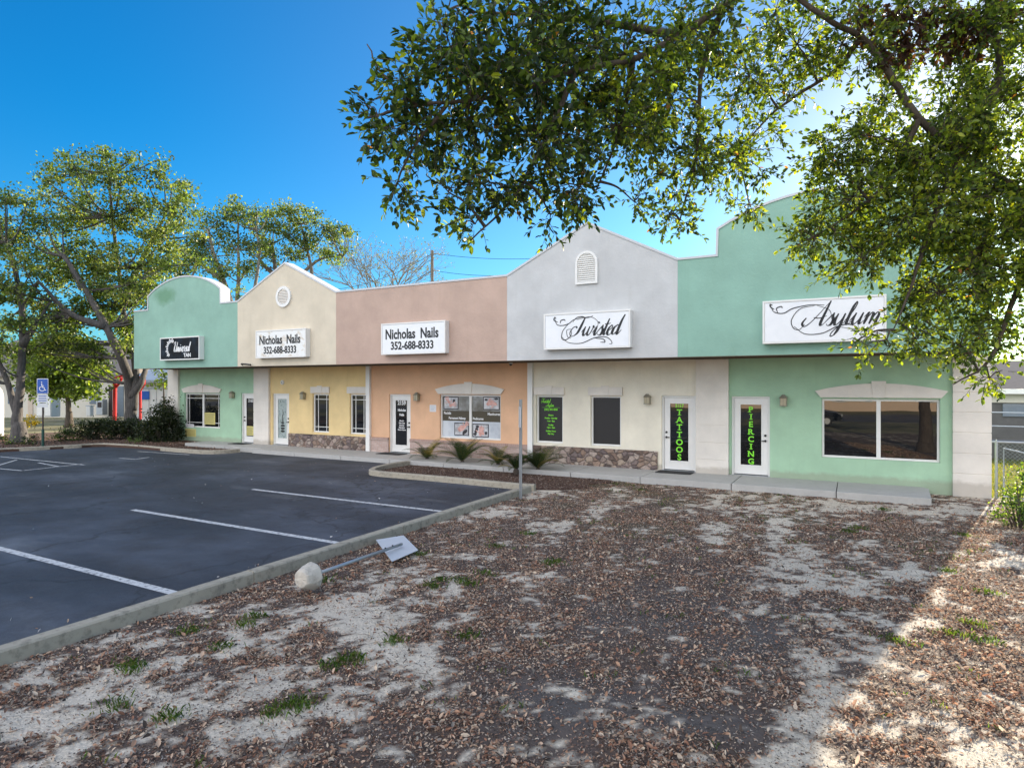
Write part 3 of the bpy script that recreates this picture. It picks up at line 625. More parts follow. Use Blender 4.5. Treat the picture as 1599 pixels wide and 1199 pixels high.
# thin painted lines at the panel joints
# pilasters of coursed blocks
for x0, x1, zb in ((-27.07,-26.33,-.1),(-21.40,-20.52,0),(-3.77,-2.92,0),(1.97,2.68,-.16)):
    mb = MB(); mb.box(x0+.012, x1-.012, -.088, .0, zb, 3.066)
    z_ = zb
    for zt in (.38,.84,1.31,1.77,2.22,2.66,3.064):
        mb.box(x0, x1, -.10, -.0005, z_, zt-.020); z_ = zt
    mb.build('pilaster', M['pil'], B, bevel=.004)
for x0, x1 in ((-15.45,-15.27),(-8.90,-8.73)):
    MB().box(x0, x1, -.11, -.001, .0 if x0 < -10 else .0, 3.066).build('trim_post', M['white'], B, bevel=.006)
def veneer(x0, x1, m, z1, name, y=-.05, z0=-.05): MB().box(x0, x1, y, -.001, z0, z1).build(name, m, B, bevel=.006)
veneer(-19.45,-15.452,M['stone'],.50,'stone_veneer',-.06); veneer(-8.728,-4.84,M['stone'],.52,'stone_veneer',-.06)
for a, b in ((-15.268,-14.46),(-13.50,-8.902)):
    veneer(a, b, M['brick'], .41, 'brick_veneer', -.05); veneer(a, b, M['brickcap'], .52, 'brick_cap', -.075, .412)
def arch_head(x0, x1, zb):
    xc = (x0+x1)/2; h = (x1-x0)/2
    A = arc(xc, h+.14, zb+.16, zb+.345, 18)
    MB().prism_y([(x0-.01, zb), (x1+.01, zb)] + list(reversed(A)), -.06, -.001).build('window_head', M['pil'], B, bevel=.005)
    MB().prism_y([(xc-.12, zb-.003), (xc+.12, zb-.003), (xc+.155, zb+.40), (xc-.155, zb+.40)], -.085, -.0605).build('keystone', M['pil'], B, bevel=.005)
arch_head(-26.01,-23.61,2.05); arch_head(-12.30,-9.90,2.08); arch_head(-.72,1.75,2.07)
def flat_head(x0, x1, zb):
    MB().box(x0-.06, x1+.05, -.06, -.001, zb, zb+.24).build('window_head', M['pil'], B, bevel=.005)
    xc = (x0+x1)/2; MB().prism_y([(xc-.10, zb-.003), (xc+.10, zb-.003), (xc+.13, zb+.28), (xc-.13, zb+.28)], -.075, -.0605).build('keystone', M['pil'], B, bevel=.005)
for k in (2, 5, 6): flat_head(WIN[k][0], WIN[k][1], 2.075)
MB().box(-16.40,-15.452,-.06,-.001,2.075,2.315).build('window_head', M['pil'], B, bevel=.005)
def frame_mb(x0, x1, z0, z1, w, y0, y1):
    m_ = MB(); m_.box(x0,x1,y0,y1,z0,z0+w).box(x0,x1,y0,y1,z1-w,z1).box(x0,x0+w,y0,y1,z0+w,z1-w).box(x1-w,x1,y0,y1,z0+w,z1-w); return m_
def window(k, kind):
    x0, x1, z0, z1 = WIN[k]; w = .05
    f = frame_mb(x0+.003, x1-.003, z0+.003, z1-.003, w, .07, .16); two = (x1-x0) > 1.5
    xc = (x0+x1)/2
    if two: f.box(xc-.045, xc+.045, .065, .16, z0+w, z1-w)
    f.box(x0+.003, x1-.003, .055, .07, z0+.003, z0+.035)
    win = f.build('window', M['white'], B, bevel=.004)
    spans = [(x0+w, xc-.045), (xc+.045, x1-w)] if two else [(x0+w, x1-w)]
    for a, b in spans:
        MB().box(a, b, .115, .125, z0+w, z1-w).build('pane', M['screen'] if kind == 'screen' else M['glass'], win)
        if kind == 'grid':
            g_ = MB(); e = .16; t = .022
            for xx in (a+e, b-e):
                if two and not (xx == a+e and a < xc-.5 or xx == b-e and b > xc+.5): continue
                g_.box(xx-t/2, xx+t/2, .098, .112, z0+w, z1-w)
            for zz_ in (z0+w+e, z1-w-e): g_.box(a, b, .100, .1135, zz_-t/2, zz_+t/2)
            g_.build('muntins', M['white'], win)
    return win
w1 = window(1,'grid'); w2 = window(2,'grid'); w3 = window(3,'grid'); w4 = window(4,'film'); w5 = window(5,'screen'); w6 = window(6,'screen'); w7 = window(7,'plain')
def door(k, hinge):
    x0, x1, z0, z1 = DOOR[k]; x0 += .003; x1 -= .003; z1 -= .003
    fr = MB(); fr.box(x0, x0+.045, .05, .16, .012, z1).box(x1-.045, x1, .05, .16, .012, z1).box(x0+.045, x1-.045, .05, .16, z1-.045, z1)
    d = frame_mb(x0+.05, x1-.05, .03, z1-.05, .15, .095, .14)
    d.box(x0+.2, x1-.2, .095, .14, .18, .26)
    do = d.build('door', M['white'], B, bevel=.004)
    fr.build('door_frame', M['white'], do); gx0, gx1, gz0, gz1 = x0+.2, x1-.2, .26, z1-.20
    frame_mb(gx0-.02, gx1+.02, gz0-.02, gz1+.02, .035, .082, .0945).build('glazing_bead', M['white'], do)
    MB().box(gx0-.005, gx1+.005, .112, .12, gz0-.005, gz1+.005).build('glass', M['glass'], do)
    hx = x0+.115 if hinge == 'R' else x1-.115
    MB().tube([(hx, .094, 1.06), (hx, .062, 1.06), (hx, .05, 1.06)], [.028,.03,.018], 12).build('deadbolt', M['black'], do)
    h_ = MB().tube([(hx, .094, .92), (hx, .062, .92), (hx, .05, .92)], [.028,.03,.018], 12)
    h_.box(*((hx-.012, hx+.09) if hinge == 'R' else (hx-.09, hx+.012)), .045, .058, .905, .93)
    h_.build('door_handle', M['black'], do, smooth=False)
    MB().box(x0, x1, .0, .16, -.004, .010).build('threshold', M['galv'], do)
    return do, (gx0, gx1, gz0, gz1)
d1, g1 = door(1, 'R'); d2, g2 = door(2, 'L'); d3, g3 = door(3, 'L'); d4, g4 = door(4, 'R'); d5, g5 = door(5, 'L')
def vstack(word, gl, m, do, top, h, sx=1.0):
    its = []; x = (gl[0]+gl[1])/2; n = len(word); ps = (top-gl[2]-.03)/n
    mb = MB()
    for i, ch in enumerate(word):
        v, fs = text_mesh(ch, h/.72, .006, sx, 0, .002); v[:,0] -= (v[:,0].max()+v[:,0].min())/2; zc = top-ps*(i+.95)
        V = [(x+a, .108-c, zc+b) for a,b,c in v]; mb.add(V, fs)
        wv = v[:,0].max(); t = h*.09
        S1 = {'T':[(0,0,.30)],'I':[(0,0,.30),(0,1,.30)],'P':[(-.7,0,.3)],'A':[(-.85,0,.2),(.85,0,.2)],'N':[(-.8,0,.2),(-.8,1,.2)],'R':[(-.75,0,.24),(.85,0,.18)]}
        for fx_, up, hw in S1.get(ch, []):
            mb.box(x+wv*fx_-h*hw, x+wv*fx_+h*hw, .1045, .1075, zc+(h-t if up else 0), zc+(h if up else t))
    return mb.build('lettering', m, do)
vstack('TATTOOS', g4, M['lime'], d4, g4[3]-.14, .165, 1.05); vstack('PIERCING', g5, M['lime'], d5, g5[3]-.03, .148, 1.05)
lettering([('2157', (g4[0]+g4[1])/2, g4[3]-.12, .13, .003, .9)], M['lime'], d4, .108)
xm = (g3[0]+g3[1])/2
lettering([('2159', xm, g3[3]-.17, .20, .006, .9), ('Nicholas', xm, g3[3]-.40, .125, .004, .8), ('Nails', xm, g3[3]-.56, .12, .004, .85), ('Mon-Fri', xm, 1.10, .07, .002, .9), ('10am-7pm', xm, 1.02, .07, .002, .9), ('Saturday', xm, .94, .07, .002, .9), ('10am-6pm', xm, .86, .07, .002, .9), ('Walk-Ins Welcome', xm, .785, .06, .002, .75)], M['wvinyl'], d3, .108)
lettering([('2163', (g1[0]+g1[1])/2, g1[3]-.16, .17, .004, .9)], M['wvinyl'], d1, .108)
# etched foliage film on the cream shop's door
n_ = N('etched_glass_film'); f_ = n_.noise(9, 6, .7, (1.6,1,.8)); n_.base(n_.ramp(f_, [(.38,(.10,.14,.12)),(.5,(.42,.48,.48)),(.62,(.25,.32,.28)),(.75,(.55,.60,.62))])); n_.rough(.25); M['etched'] = n_.m
MB().box(g2[0], g2[1], .104, .111, g2[2], g2[3]).build('etched_film', M['etched'], d2)
em = MB(); xe = (g2[0]+g2[1])/2
for i, zz_ in enumerate((.55,.66,.77,.88)): em.prism_y([(xe+.13*math.cos(t)*(.9 if i<3 else .6), zz_+.045*math.sin(t)) for t in np.linspace(0, 6.0, 12)], .098, .1035)
em.tube([(xe+.02, .10, .9), (xe-.03, .10, 1.08), (xe+.03, .10, 1.25), (xe, .10, 1.4)], [.02,.014,.012,.008], 6); em.build('etched_motif', M['black'], d2)
# green list on the narrow black window of the cream shop
xw = (WIN[5][0]+WIN[5][1])/2; L5 = [('(352) 293-4030', 1.60, .078, .003, .92), ('Hours', 1.43, .07, .002, 1), ('Monday - Saturday', 1.34, .066, .002, .85), ('11am - 9pm', 1.25, .066, .002, .85), ('Sunday', 1.13, .066, .002, .9), ('12pm - 5pm', 1.05, .066, .002, .85), ('Holiday Hours', .94, .066, .002, .85), ('May Vary', .86, .066, .002, .85)]
lettering([(t, xw, z_, s_, b_, sx_) for t, z_, s_, b_, sx_ in L5], M['lime'], w5, .110)
sm_ = MB(); script_word(sm_, 'Twisted', xw-.30, 1.83, .062, .110, .95, .35, .16, .26); script_word(sm_, 'Asylum', xw-.14, 1.715, .05, .110, .95, .35, .18, .28)
sm_.box(xw-.3, xw+.3, .106, .1095, 1.682, 1.688); sm_.build('script_lettering', M['lime'], w5)
# salon window film with framed pictures (generic hand and face shapes)
x0, x1, z0, z1 = WIN[4]; xc = (x0+x1)/2
def cloudy(name, stops, sc=2.2):
    n = N(name); f = n.noise(sc, 5, .6); n.base(n.ramp(f, stops)); n.rough(.3); return n.m
M['film'] = cloudy('printed_film_grey', [(.35,(.12,.11,.09)),(.5,(.24,.24,.23)),(.7,(.50,.54,.58))], 1.6)
M['filmlow'] = cloudy('printed_film_pale', [(.35,(.42,.46,.52)),(.6,(.62,.66,.70))], 2)
M['band'] = plain('olive_band', (.065,.052,.028), .5); M['pic'] = cloudy('picture_ground', [(.35,(.30,.31,.33)),(.6,(.62,.62,.64))], 6)
M['skin'] = cloudy('picture_skin_tone', [(.35,(.52,.24,.20)),(.6,(.72,.42,.37))], 8); M['pdark'] = plain('picture_dark', (.03,.025,.03), .5)
for a, b in ((x0+.052, xc-.047), (xc+.047, x1-.052)):
    MB().box(a, b, .108, .114, 1.52, z1-.052).build('printed_film', M['film'], w4)
    MB().box(a, b, .108, .114, z0+.052, 1.18).build('printed_film', M['filmlow'], w4)
    MB().box(a, b, .106, .114, 1.18, 1.52).build('printed_band', M['band'], w4)
def blob(mb, cx, cz, rx, rz, y, seed=0, n=14, rot=0):
    r_ = random.Random(seed); P = []
    for k in range(n):
        t = 2*math.pi*k/n; q = 1+r_.uniform(-.15,.15); a, b = rx*q*math.cos(t), rz*q*math.sin(t)
        P.append((cx+a*math.cos(rot)-b*math.sin(rot), cz+a*math.sin(rot)+b*math.cos(rot)))
    mb.prism_y(P, y, y+.0008)
def hand(mb, cx, cz, s_, rot, y, seed):
    blob(mb, cx, cz, .055*s_, .042*s_, y, seed, rot=rot)
    for i in range(5):
        a = rot + (i-2)*.27 + (.55 if i == 4 else 0); L = (.10,.125,.13,.115,.08)[i]*s_
        px_, pz_ = cx+math.cos(a)*.05*s_, cz+math.sin(a)*.05*s_
        ribbon(mb, [(px_, pz_), (px_+math.cos(a)*L*.6, pz_+math.sin(a)*L*.6), (px_+math.cos(a-.12)*L, pz_+math.sin(a-.12)*L)], y-.0002*i, .02*s_, .02*s_, 3, False, .021*s_)
pics = [((x0+.09, 1.56, .60, .43), 0), ((x1-.72, 1.57, .62, .43), 1), ((xc-.66, .70, .58, .43), 2), ((xc+.06, .67, .62, .44), 3)]
for (a, z_, w_, h_), t_ in pics:
    po = MB().box(a, a+w_, .102, .1055, z_, z_+h_).build('framed_picture', M['pdark'], w4)
    MB().box(a+.03, a+w_-.03, .0985, .1015, z_+.03, z_+h_-.03).build('picture_ground', M['pic'], po)
    def hnd(*q): m_ = MB(); hand(m_, *q); m_.build('pictured_hand', M['skin'], po)
    def blb(mat, nm, *q, **k_): m_ = MB(); blob(m_, *q, **k_); m_.build(nm, mat, po)
    D_, K_ = M['pdark'], M['skin']
    if t_ == 0: hnd(a+.22, z_+.25, 1.2, 2.3, .097, 1); hnd(a+.30, z_+.14, 1.3, .4, .096, 2); blb(D_, 'pictured_towel', a+.42, z_+.28, .05, .06, .0975, 5)
    elif t_ == 1: hnd(a+.20, z_+.20, 1.5, .2, .097, 3); hnd(a+.44, z_+.20, 1.5, 2.9, .096, 4); blb(D_, 'pictured_shadow', a+.12, z_+.33, .06, .04, .0975, 7); blb(D_, 'pictured_shadow', a+.50, z_+.36, .08, .035, .0975, 8)
    elif t_ == 2: blb(K_, 'pictured_face', a+.28, z_+.24, .15, .10, .097, 9, rot=.5); hnd(a+.42, z_+.30, 1.2, 1.0, .096, 10); blb(D_, 'pictured_hair', a+.42, z_+.12, .12, .06, .0975, 11, rot=.6)
    else:
        hnd(a+.30, z_+.12, 1.5, 1.5, .096, 12); hnd(a+.40, z_+.14, 1.3, 1.9, .0965, 13); [blb(D_, 'pictured_pebble', a+.10+.03*j, z_+.10+.08*j, .06, .05, .0975, 20+j) for j in range(4)]; blb(D_, 'pictured_pebble', a+.52, z_+.15, .05, .05, .0975, 30)
lettering([('Facials', x0+.10, 1.40, .12, .003, .95, 0, 'LEFT'), ('Permanent Makeup', x0+.30, 1.24, .11, .003, .78, 0, 'LEFT'), ('Pedicures', xc+.07, 1.24, .11, .003, .95, 0, 'LEFT'), ('Manicures', x1-.08, 1.40, .12, .003, .95, 0, 'RIGHT')], M['wvinyl'], w4, .1035)
# gable vents
v2 = MB(); cx, cz = -17.70, 5.50
ring = []
for k in range(28):
    t = 2*math.pi*k/28; ring.append((math.cos(t), math.sin(t)))
vs = []; 
for y_, r_ in ((YF-.001,.37),(YF-.06,.37),(YF-.06,.27),(YF-.02,.27)):
    vs += [(cx+a*r_, y_, cz+b*r_*1.0) for a, b in ring]
fs = [(i*28+k, i*28+(k+1)%28, (i+1)*28+(k+1)%28, (i+1)*28+k) for i in range(3) for k in range(28)] + [tuple(84+k for k in range(28))]
vent = v2.add(vs, fs).build('vent', M['white'], B)
sl = MB()
for i in range(9):
    z_ = cz-.23+i*.055; hw = math.sqrt(max(0, .268**2-(z_+.02-cz)**2))
    if hw > .04: sl.add([(cx-hw,YF-.05,z_),(cx+hw,YF-.05,z_),(cx+hw,YF-.025,z_+.045),(cx-hw,YF-.025,z_+.045)], [(0,1,2,3)])
sl.build('slats', M['pil'], vent)
vx0, vx1, vz0, vz1 = -6.56, -5.93, 5.06, 5.62; vc = (vx0+vx1)/2; hr = (vx1-vx0)/2
o_ = [(vx0,vz0),(vx1,vz0)]+[(vc+hr*math.cos(t), vz1+hr*math.sin(t)) for t in np.linspace(0,math.pi,14)]
i_ = [(vx0+.06,vz0+.06),(vx1-.06,vz0+.06)]+[(vc+(hr-.06)*math.cos(t), vz1+(hr-.06)*math.sin(t)) for t in np.linspace(0,math.pi,14)]
v4 = MB(); n_o = len(o_); vs = [(x,YF-.001,z) for x,z in o_]+[(x,YF-.06,z) for x,z in o_]+[(x,YF-.06,z) for x,z in i_]+[(x,YF-.015,z) for x,z in i_]
v4.add(vs, [(r*n_o+k, r*n_o+(k+1)%n_o, (r+1)*n_o+(k+1)%n_o, (r+1)*n_o+k) for r in range(3) for k in range(n_o)]+[tuple(3*n_o+k for k in range(n_o))])
vent4 = v4.build('vent', M['white'], B); sl = MB()
for i in range(14):
    z_ = vz0+.07+i*.054; hw = hr-.06 if z_ < vz1 else math.sqrt(max(0,(hr-.06)**2-(z_+.03-vz1)**2))
    if hw > .05: sl.add([(vc-hw,YF-.055,z_),(vc+hw,YF-.055,z_),(vc+hw,YF-.02,z_+.045),(vc-hw,YF-.02,z_+.045),(vc-hw,YF-.050,z_+.004),(vc+hw,YF-.050,z_+.004)], [(0,1,2,3),(0,4,5,1)])
sl.build('slats', M['white'], vent4)

# ------------------------------------------------------------------ wall-mounted signs
YS = -2.02
def sign(px0, px1, pyt, pyb, label, face):
    (x0, zt), (x1, zb) = onY(px0, pyt, YS), onY(px1, pyb, YS)
    t = thing('shop_sign', label, 'sign', ((x0+x1)/2, YF, zb)); w = .045
    c = MB(); c.box(x0, x1, YS+.03, YF-.001, zb, zt); c.build('cabinet', M['white'], t, bevel=.01)
    frame_mb(x0-.005, x1+.005, zb-.005, zt+.005, w, YS, YS+.0295).build('frame', M['white'], t, bevel=.006)
    f = MB().box(x0+w, x1-w, YS+.012, YS+.0294, zb+w, zt-w).build('sign_face', face, t)
    return t, f, x0, x1, zb, zt
yl = YS+.0085
t1, f1, a, b, zb, zt = sign(249.6, 311, 528, 561, 'dark lightbox sign with white sunburst and script on the far left green parapet', M['darkface'])
mb = MB(); wd = b-a; hh = zt-zb
script_word(mb, 'Universal', a+wd*.36, zb+hh*.36, hh*.21, yl, .92, .30, .12, .32)
cx, cz = a+wd*.30, zb+hh*.50
for k in range(13):
    t = R(68+k*14); r0, r1 = hh*.24, hh*(.36+.05*(k%2))
    ribbon(mb, [(cx+math.cos(t)*r0*1.05, cz+math.sin(t)*r0*1.15), (cx+math.cos(t)*r1*1.05, cz+math.sin(t)*r1*1.15)], yl-.001, 0,0,4,True,.055)
mb.build('script_lettering', M['wvinyl'], f1); lettering([('TAN', b-wd*.30, zb+hh*.13, .20, .006, 1.1)], M['wvinyl'], f1, yl)
for (p0,p1,pt,pb,lab,fc) in ((399,477,517,557,'stained cream lightbox sign reading Nicholas Nails on the cream gable', M['signface2']),(595,695,506,551,'clean white lightbox sign reading Nicholas Nails on the mauve parapet', M['signface'])):
    t_, f_, a, b, zb, zt = sign(p0,p1,pt,pb,lab,fc); wd = b-a; hh = zt-zb; xc = (a+b)/2 - .02
    lettering([('Nicholas', xc-wd*.185, zb+hh*.50, .43, .012, .78), ('Nails', xc+wd*.27, zb+hh*.50, .43, .012, .78), ('352-688-8333', xc, zb+hh*.16, .34, .010, .86)], M['ink'], f_, yl)
t_, f_, a, b, zb, zt = sign(849,984,491,542,'white lightbox sign with black script Twisted on the pale gable', M['signface']); wd = b-a; hh = zt-zb
def flourish(mb, L, y):
    for pts, th in L: ribbon(mb, pts, y, th, th, 9, True, th)
mb = MB(); s_ = hh*.25; ox, oz = a+wd*.37, zb+hh*.35
script_word(mb, 'Twisted', ox, oz, s_, yl, 1.13, .42, .10, .30)
def rel(pts): return [(a+wd*u, zb+hh*v) for u, v in pts]
flourish(mb, [(rel([(.17,.76),(.125,.82),(.135,.90),(.15,.86)]),.028), (rel([(.135,.86),(.16,.70),(.22,.66),(.30,.70),(.36,.80),(.46,.86)]),.022), (rel([(.20,.72),(.21,.80),(.25,.82),(.26,.78)]),.026),
 (rel([(.30,.70),(.23,.50),(.22,.30),(.27,.26),(.33,.38),(.33,.55)]),.022), (rel([(.33,.55),(.28,.52),(.29,.34),(.33,.30)]),.016), (rel([(.22,.34),(.30,.18),(.45,.15),(.60,.28),(.72,.30),(.78,.22),(.80,.12),(.77,.10)]),.022),
 (rel([(.60,.28),(.70,.24),(.72,.16),(.67,.16)]),.024), (rel([(.40,.80),(.55,.86),(.64,.72),(.63,.50)]),.014)], yl-.004)
mb.build('script_lettering', M['ink'], f_)
t_, f_, a, b, zb, zt = sign(1191,1384,471,531,'white lightbox sign with black script Asylum behind oak leaves on the right green parapet', M['signface']); wd = b-a; hh = zt-zb
mb = MB(); s_ = hh*.26
script_word(mb, 'Asylum', a+wd*.40, zb+hh*.37, s_, yl, 1.06, .42, .08, .24)
flourish(mb, [(rel([(.10,.80),(.07,.86),(.065,.92),(.085,.90)]),.03), (rel([(.07,.88),(.10,.74),(.18,.70),(.26,.80),(.40,.86),(.52,.84)]),.022), (rel([(.13,.72),(.12,.82),(.16,.86),(.17,.82)]),.024),
 (rel([(.44,.84),(.32,.78),(.25,.55),(.26,.36),(.31,.30),(.36,.42)]),.018), (rel([(.27,.38),(.36,.20),(.50,.20),(.62,.34),(.72,.38),(.78,.28),(.76,.22),(.74,.26)]),.022),
 (rel([(.62,.34),(.80,.26),(.92,.34),(.97,.42)]),.014), (rel([(.46,.84),(.56,.72),(.58,.50)]),.012)], yl-.004)
mb.build('script_lettering', M['ink'], f_)

# ------------------------------------------------------------------ wall lanterns, mats, notices, cameras
def lantern(x, label):
    t = thing('wall_lantern', label, 'wall lamp', (x, 0, 1.82), 'wall lanterns beside the shop doors')
    MB().box(x-.05, x+.05, -.02, -.001, 1.86, 2.08).build('backplate', M['pewter'], t, bevel=.006)
    m_ = MB(); y0_, y1_ = -.17, -.03
    m_.box(x-.085, x+.085, y0_-.005, y1_+.005, 1.84, 1.86)
    for sx_ in (-.078, .068):
        for yy in (y0_, y1_-.01): m_.box(x+sx_, x+sx_+.01, yy, yy+.01, 1.86, 2.04)
    m_.box(x-.005, x+.005, y0_, y0_+.006, 1.86, 2.04)
    m_.add([(x-.10,y0_-.02,2.04),(x+.10,y0_-.02,2.04),(x+.10,y1_+.02,2.04),(x-.10,y1_+.02,2.04),(x-.03,-.12,2.13),(x+.03,-.12,2.13),(x+.03,-.08,2.13),(x-.03,-.08,2.13)], [(0,1,5,4),(1,2,6,5),(2,3,7,6),(3,0,4,7),(4,5,6,7),(3,2,1,0)])
    m_.build('lantern_frame', M['pewter'], t)
    MB().box(x-.066, x+.066, y0_+.012, y1_-.012, 1.862, 2.038).build('lantern_glass', M['lampglass'], t)
for x, l in ((-22.73,'pewter wall lantern between the muntin window and door on the far left green wall'),(-18.62,'pewter wall lantern beside the etched glass door on the yellow wall'),(-13.17,'pewter wall lantern on the peach wall beside the door'),(-5.11,'pewter wall lantern on the cream wall left of the TATTOOS door'),(-1.58,'pewter wall lantern on the green wall right of the PIERCING door')): lantern(x, l)
def doormat(x0, x1, label, y0=-.62):
    o = MB().prism_z([(x0,y0),(x1,y0),(x1,y0+.5),(x0,y0+.5)], .004, .018).build('doormat', M['mat'], bevel=.005); tag(o, label, 'doormat', None)
doormat(-22.3,-21.45,'dark doormat on the walk at the far left green door'); doormat(-14.55,-13.55,'dark doormat on the walk at the salon door in the peach wall'); doormat(-4.75,-3.80,'black rubber doormat in front of the TATTOOS door', -.60)
def notice(px0, px1, py0, py1, Y, mat, label, cat='notice'):
    (x0, zt), (x1, zb) = onY(px0, py0, Y), onY(px1, py1, Y)
    o = MB().box(x0, x1, Y-.002, Y, zb, zt).build('paper_notice', mat); tag(o, label, cat)
    m_ = MB(); k = int((zt-zb)/.045)
    for i in range(1, k): m_.box(x0+.04, x1-.04-.02*(i%3), Y-.0035, Y-.0025, zb+i*.045, zb+i*.045+.012)
    m_.build('printed_text', M['band'] if mat == M['notice'] else M['galv'], o)
notice(318,336,644,663,.098,M['notice'],'yellow paper notice taped inside the right pane of the far left window')
notice(289,306,669,682,-.003,M['notice'],'yellow paper notice hanging on the green wall under the far left window')
notice(290,303,661.5,667.5,-.006,M['paper'],'small white paper above the yellow notice under the far left window')
notice(385,396,665,680,.106,M['notice'],'yellow paper notice inside the glass of the far left door')
notice(671,681,632,643,-.003,M['paper'],'white paper notice on the peach wall left of the salon window')
def cam_dome(x, label):
    t = thing('security_camera', label, 'camera', (x,-.35,3.06)); MB().lathe([(.06,0),(.06,-.025),(.052,-.03)], x, -.35, 3.065, 14).build('mount', M['white'], t); MB().lathe([(.05,-.03),(.045,-.06),(.025,-.085),(.004,-.09)], x, -.35, 3.065, 14).build('dome', M['black'], t, smooth=True)
cam_dome(-9.35, 'small dark dome camera under the soffit near the mauve and pale joint')
(xa, za) = onY(376, 568, YF-.05); t = thing('security_camera', 'small black bracket camera on the lower edge of the cream gable', 'camera', (xa, YF, za))
MB().box(xa, xa+.06, YF-.05, YF-.001, za-.05, za+.02).build('bracket', M['black'], t); MB().tube([(xa+.04,YF-.06,za),(xa+.35,YF-.10,za-.02),(xa+.62,YF-.12,za-.05)], [.022,.028,.034], 8).build('camera_body', M['black'], t)
(xa, za) = onY(440, 597, -.05); t = thing('alarm_bell', 'small round white bell on the yellow wall above the etched glass door', 'alarm bell', (xa, 0, za))
MB().tube([(xa,-.001,za),(xa,-.04,za),(xa,-.06,za)], [.09,.09,.06], 16).build('bell_housing', M['white'], t); MB().tube([(xa,-.06,za),(xa,-.075,za)], [.03,.02], 10).build('bell_centre', M['pewter'], t)
# ------------------------------------------------------------------ fallen sign with its footing
ft = thing('fallen_sign', 'toppled parking sign with concrete footing lying face down beside the kerb', 'sign', (-6.1,-11.6,-.14))
_a = Vector((*onZ(480, 901, .045), .045)); _b = Vector((*onZ(627, 849.5, -.02), -.02)); d_ = (_b-_a).normalized(); p0 = _a - d_*.02; u_ = d_.orthogonal().normalized(); w_ = d_.cross(u_)
def cone(mb, a, prof, n=22, jit=0):
    vs = []; r2 = random.Random(3)
    for r_, h_ in prof:
        for k in range(n):
            q = 2*math.pi*k/n; j = 1+r2.uniform(-jit, jit); vs.append(a + d_*(h_+r2.uniform(-jit,jit)*.1) + (u_*math.cos(q)+w_*math.sin(q))*r_*j)
    m = len(prof); fs = [(i*n+k, i*n+(k+1)%n, (i+1)*n+(k+1)%n, (i+1)*n+k) for i in range(m-1) for k in range(n)]
    fs += [tuple(range(n-1,-1,-1)), tuple((m-1)*n+k for k in range(n))]; mb.add(vs, fs)
mb = MB(); cone(mb, p0, [(.04,-.10),(.095,-.095),(.115,-.07),(.145,.02),(.168,.09),(.160,.11),(.03,.118)], jit=.05); mb.build('footing', M['footing'], ft, smooth=False, bevel=.008)
pe = _b.copy()
pp = MB().tube([p0+d_*.12, p0+d_*.9, pe], [.024,.024,.024], 8).build('post', M['galv'], ft, smooth=True)
C4 = [Vector((*onZ(px, py, z), z)) for px, py, z in ((587,843,-.04),(612,877,-.085),(653,859,-.085),(630,836,-.04))]
nn = Vector((0,0,.006)); MB().add([*C4, *[c+nn for c in C4]], [(0,3,2,1),(4,5,6,7),(0,1,5,4),(1,2,6,5),(2,3,7,6),(3,0,4,7)]).build('sign_plate', M['alu'], ft)
bm_ = MB()
for f_ in (.35,.75):
    c = pe - d_*(.12+.45*(1-f_)); bm_.tube([c+Vector((0,0,.02)), c+Vector((0,0,.034))], .012, 6)
bm_.build('bolts', M['black'], ft)

# ------------------------------------------------------------------ edge-on sign post
x, y = onZ(813, 777, -.14); t = thing('parking_sign', 'grey sign post with its plate seen edge-on at the end of the kerb', 'sign', (x, y, -.14))
mb = MB()
mb.box(x-.028, x-.02, y-.02, y+.02, -.2, 2.05).box(x+.02, x+.028, y-.02, y+.02, -.2, 2.05).box(x-.028, x+.028, y+.015, y+.022, -.2, 2.05); mb.build('post', M['galv'], t)
vd = Vector((x, y+CAM_D, 0)).normalized(); vp = Vector((-vd.y, vd.x, 0)); ang = vd*.97 + vp*.16; ang.normalize(); nv_ = Vector((-ang.y, ang.x, 0))
c = Vector((x, y-.035, 1.66)); hx, hz = ang*.15, Vector((0,0,.23)); nt = nv_*.003
MB().add([c-hx-hz-nt, c+hx-hz-nt, c+hx+hz-nt, c-hx+hz-nt, c-hx-hz+nt, c+hx-hz+nt, c+hx+hz+nt, c-hx+hz+nt], [(0,1,2,3),(7,6,5,4),(0,4,5,1),(1,5,6,2),(2,6,7,3),(3,7,4,0)]).build('sign_plate', M['alu'], t)
# ------------------------------------------------------------------ accessible parking sign
x, y = onZ(67, 697, -.05)
t = thing('accessible_parking_sign', 'blue accessible parking sign above grey plates on a post in the left bed', 'sign', (x, y, -.05))
kk = math.atan2(-(y+CAM_D), -x) ; fd = Vector((.75,-.66,0)).normalized(); sd_ = Vector((-fd.y*-1, fd.x*-1, 0)); sd_ = Vector((.66,.75,0)).normalized()
MB().tube([(x,y,-.1),(x,y,.62)], .05, 8).build('post_sleeve', plain('dark_green_sleeve',(.01,.06,.045),.6), t)
MB().tube([(x,y,.6),(x,y,2.5)], .03, 8).build('post', plain('brown_post',(.05,.03,.028),.6), t)
Zd = to_px(x, y, 0)[2]
def plate(z0, z1, hw, mat, name, off=.04, r=.03, par=t):
    c = Vector((x, y, 0)) + fd*off; P = []
    for (sx_, sz_) in ((-1,0),(1,0),(1,1),(-1,1)):
        cx_ = sx_*(hw-r); cz_ = (z0+r) if sz_ == 0 else (z1-r); a0 = {(-1,0):180,(1,0):270,(1,1):0,(-1,1):90}[(sx_,sz_)]
        for k in range(4):
            q = R(a0+30*k); P.append((cx_+r*math.cos(q), cz_+r*math.sin(q)))
    n = len(P); V = [c+sd_*a+Vector((0,0,b)) for a, b in P]; V2 = [v-fd*.006 for v in V]
    return MB().add(V+V2, [tuple(range(n)), tuple(range(2*n-1,n-1,-1))]+[(k,k+n,(k+1)%n+n,(k+1)%n) for k in range(n)]).build(name, mat, par)
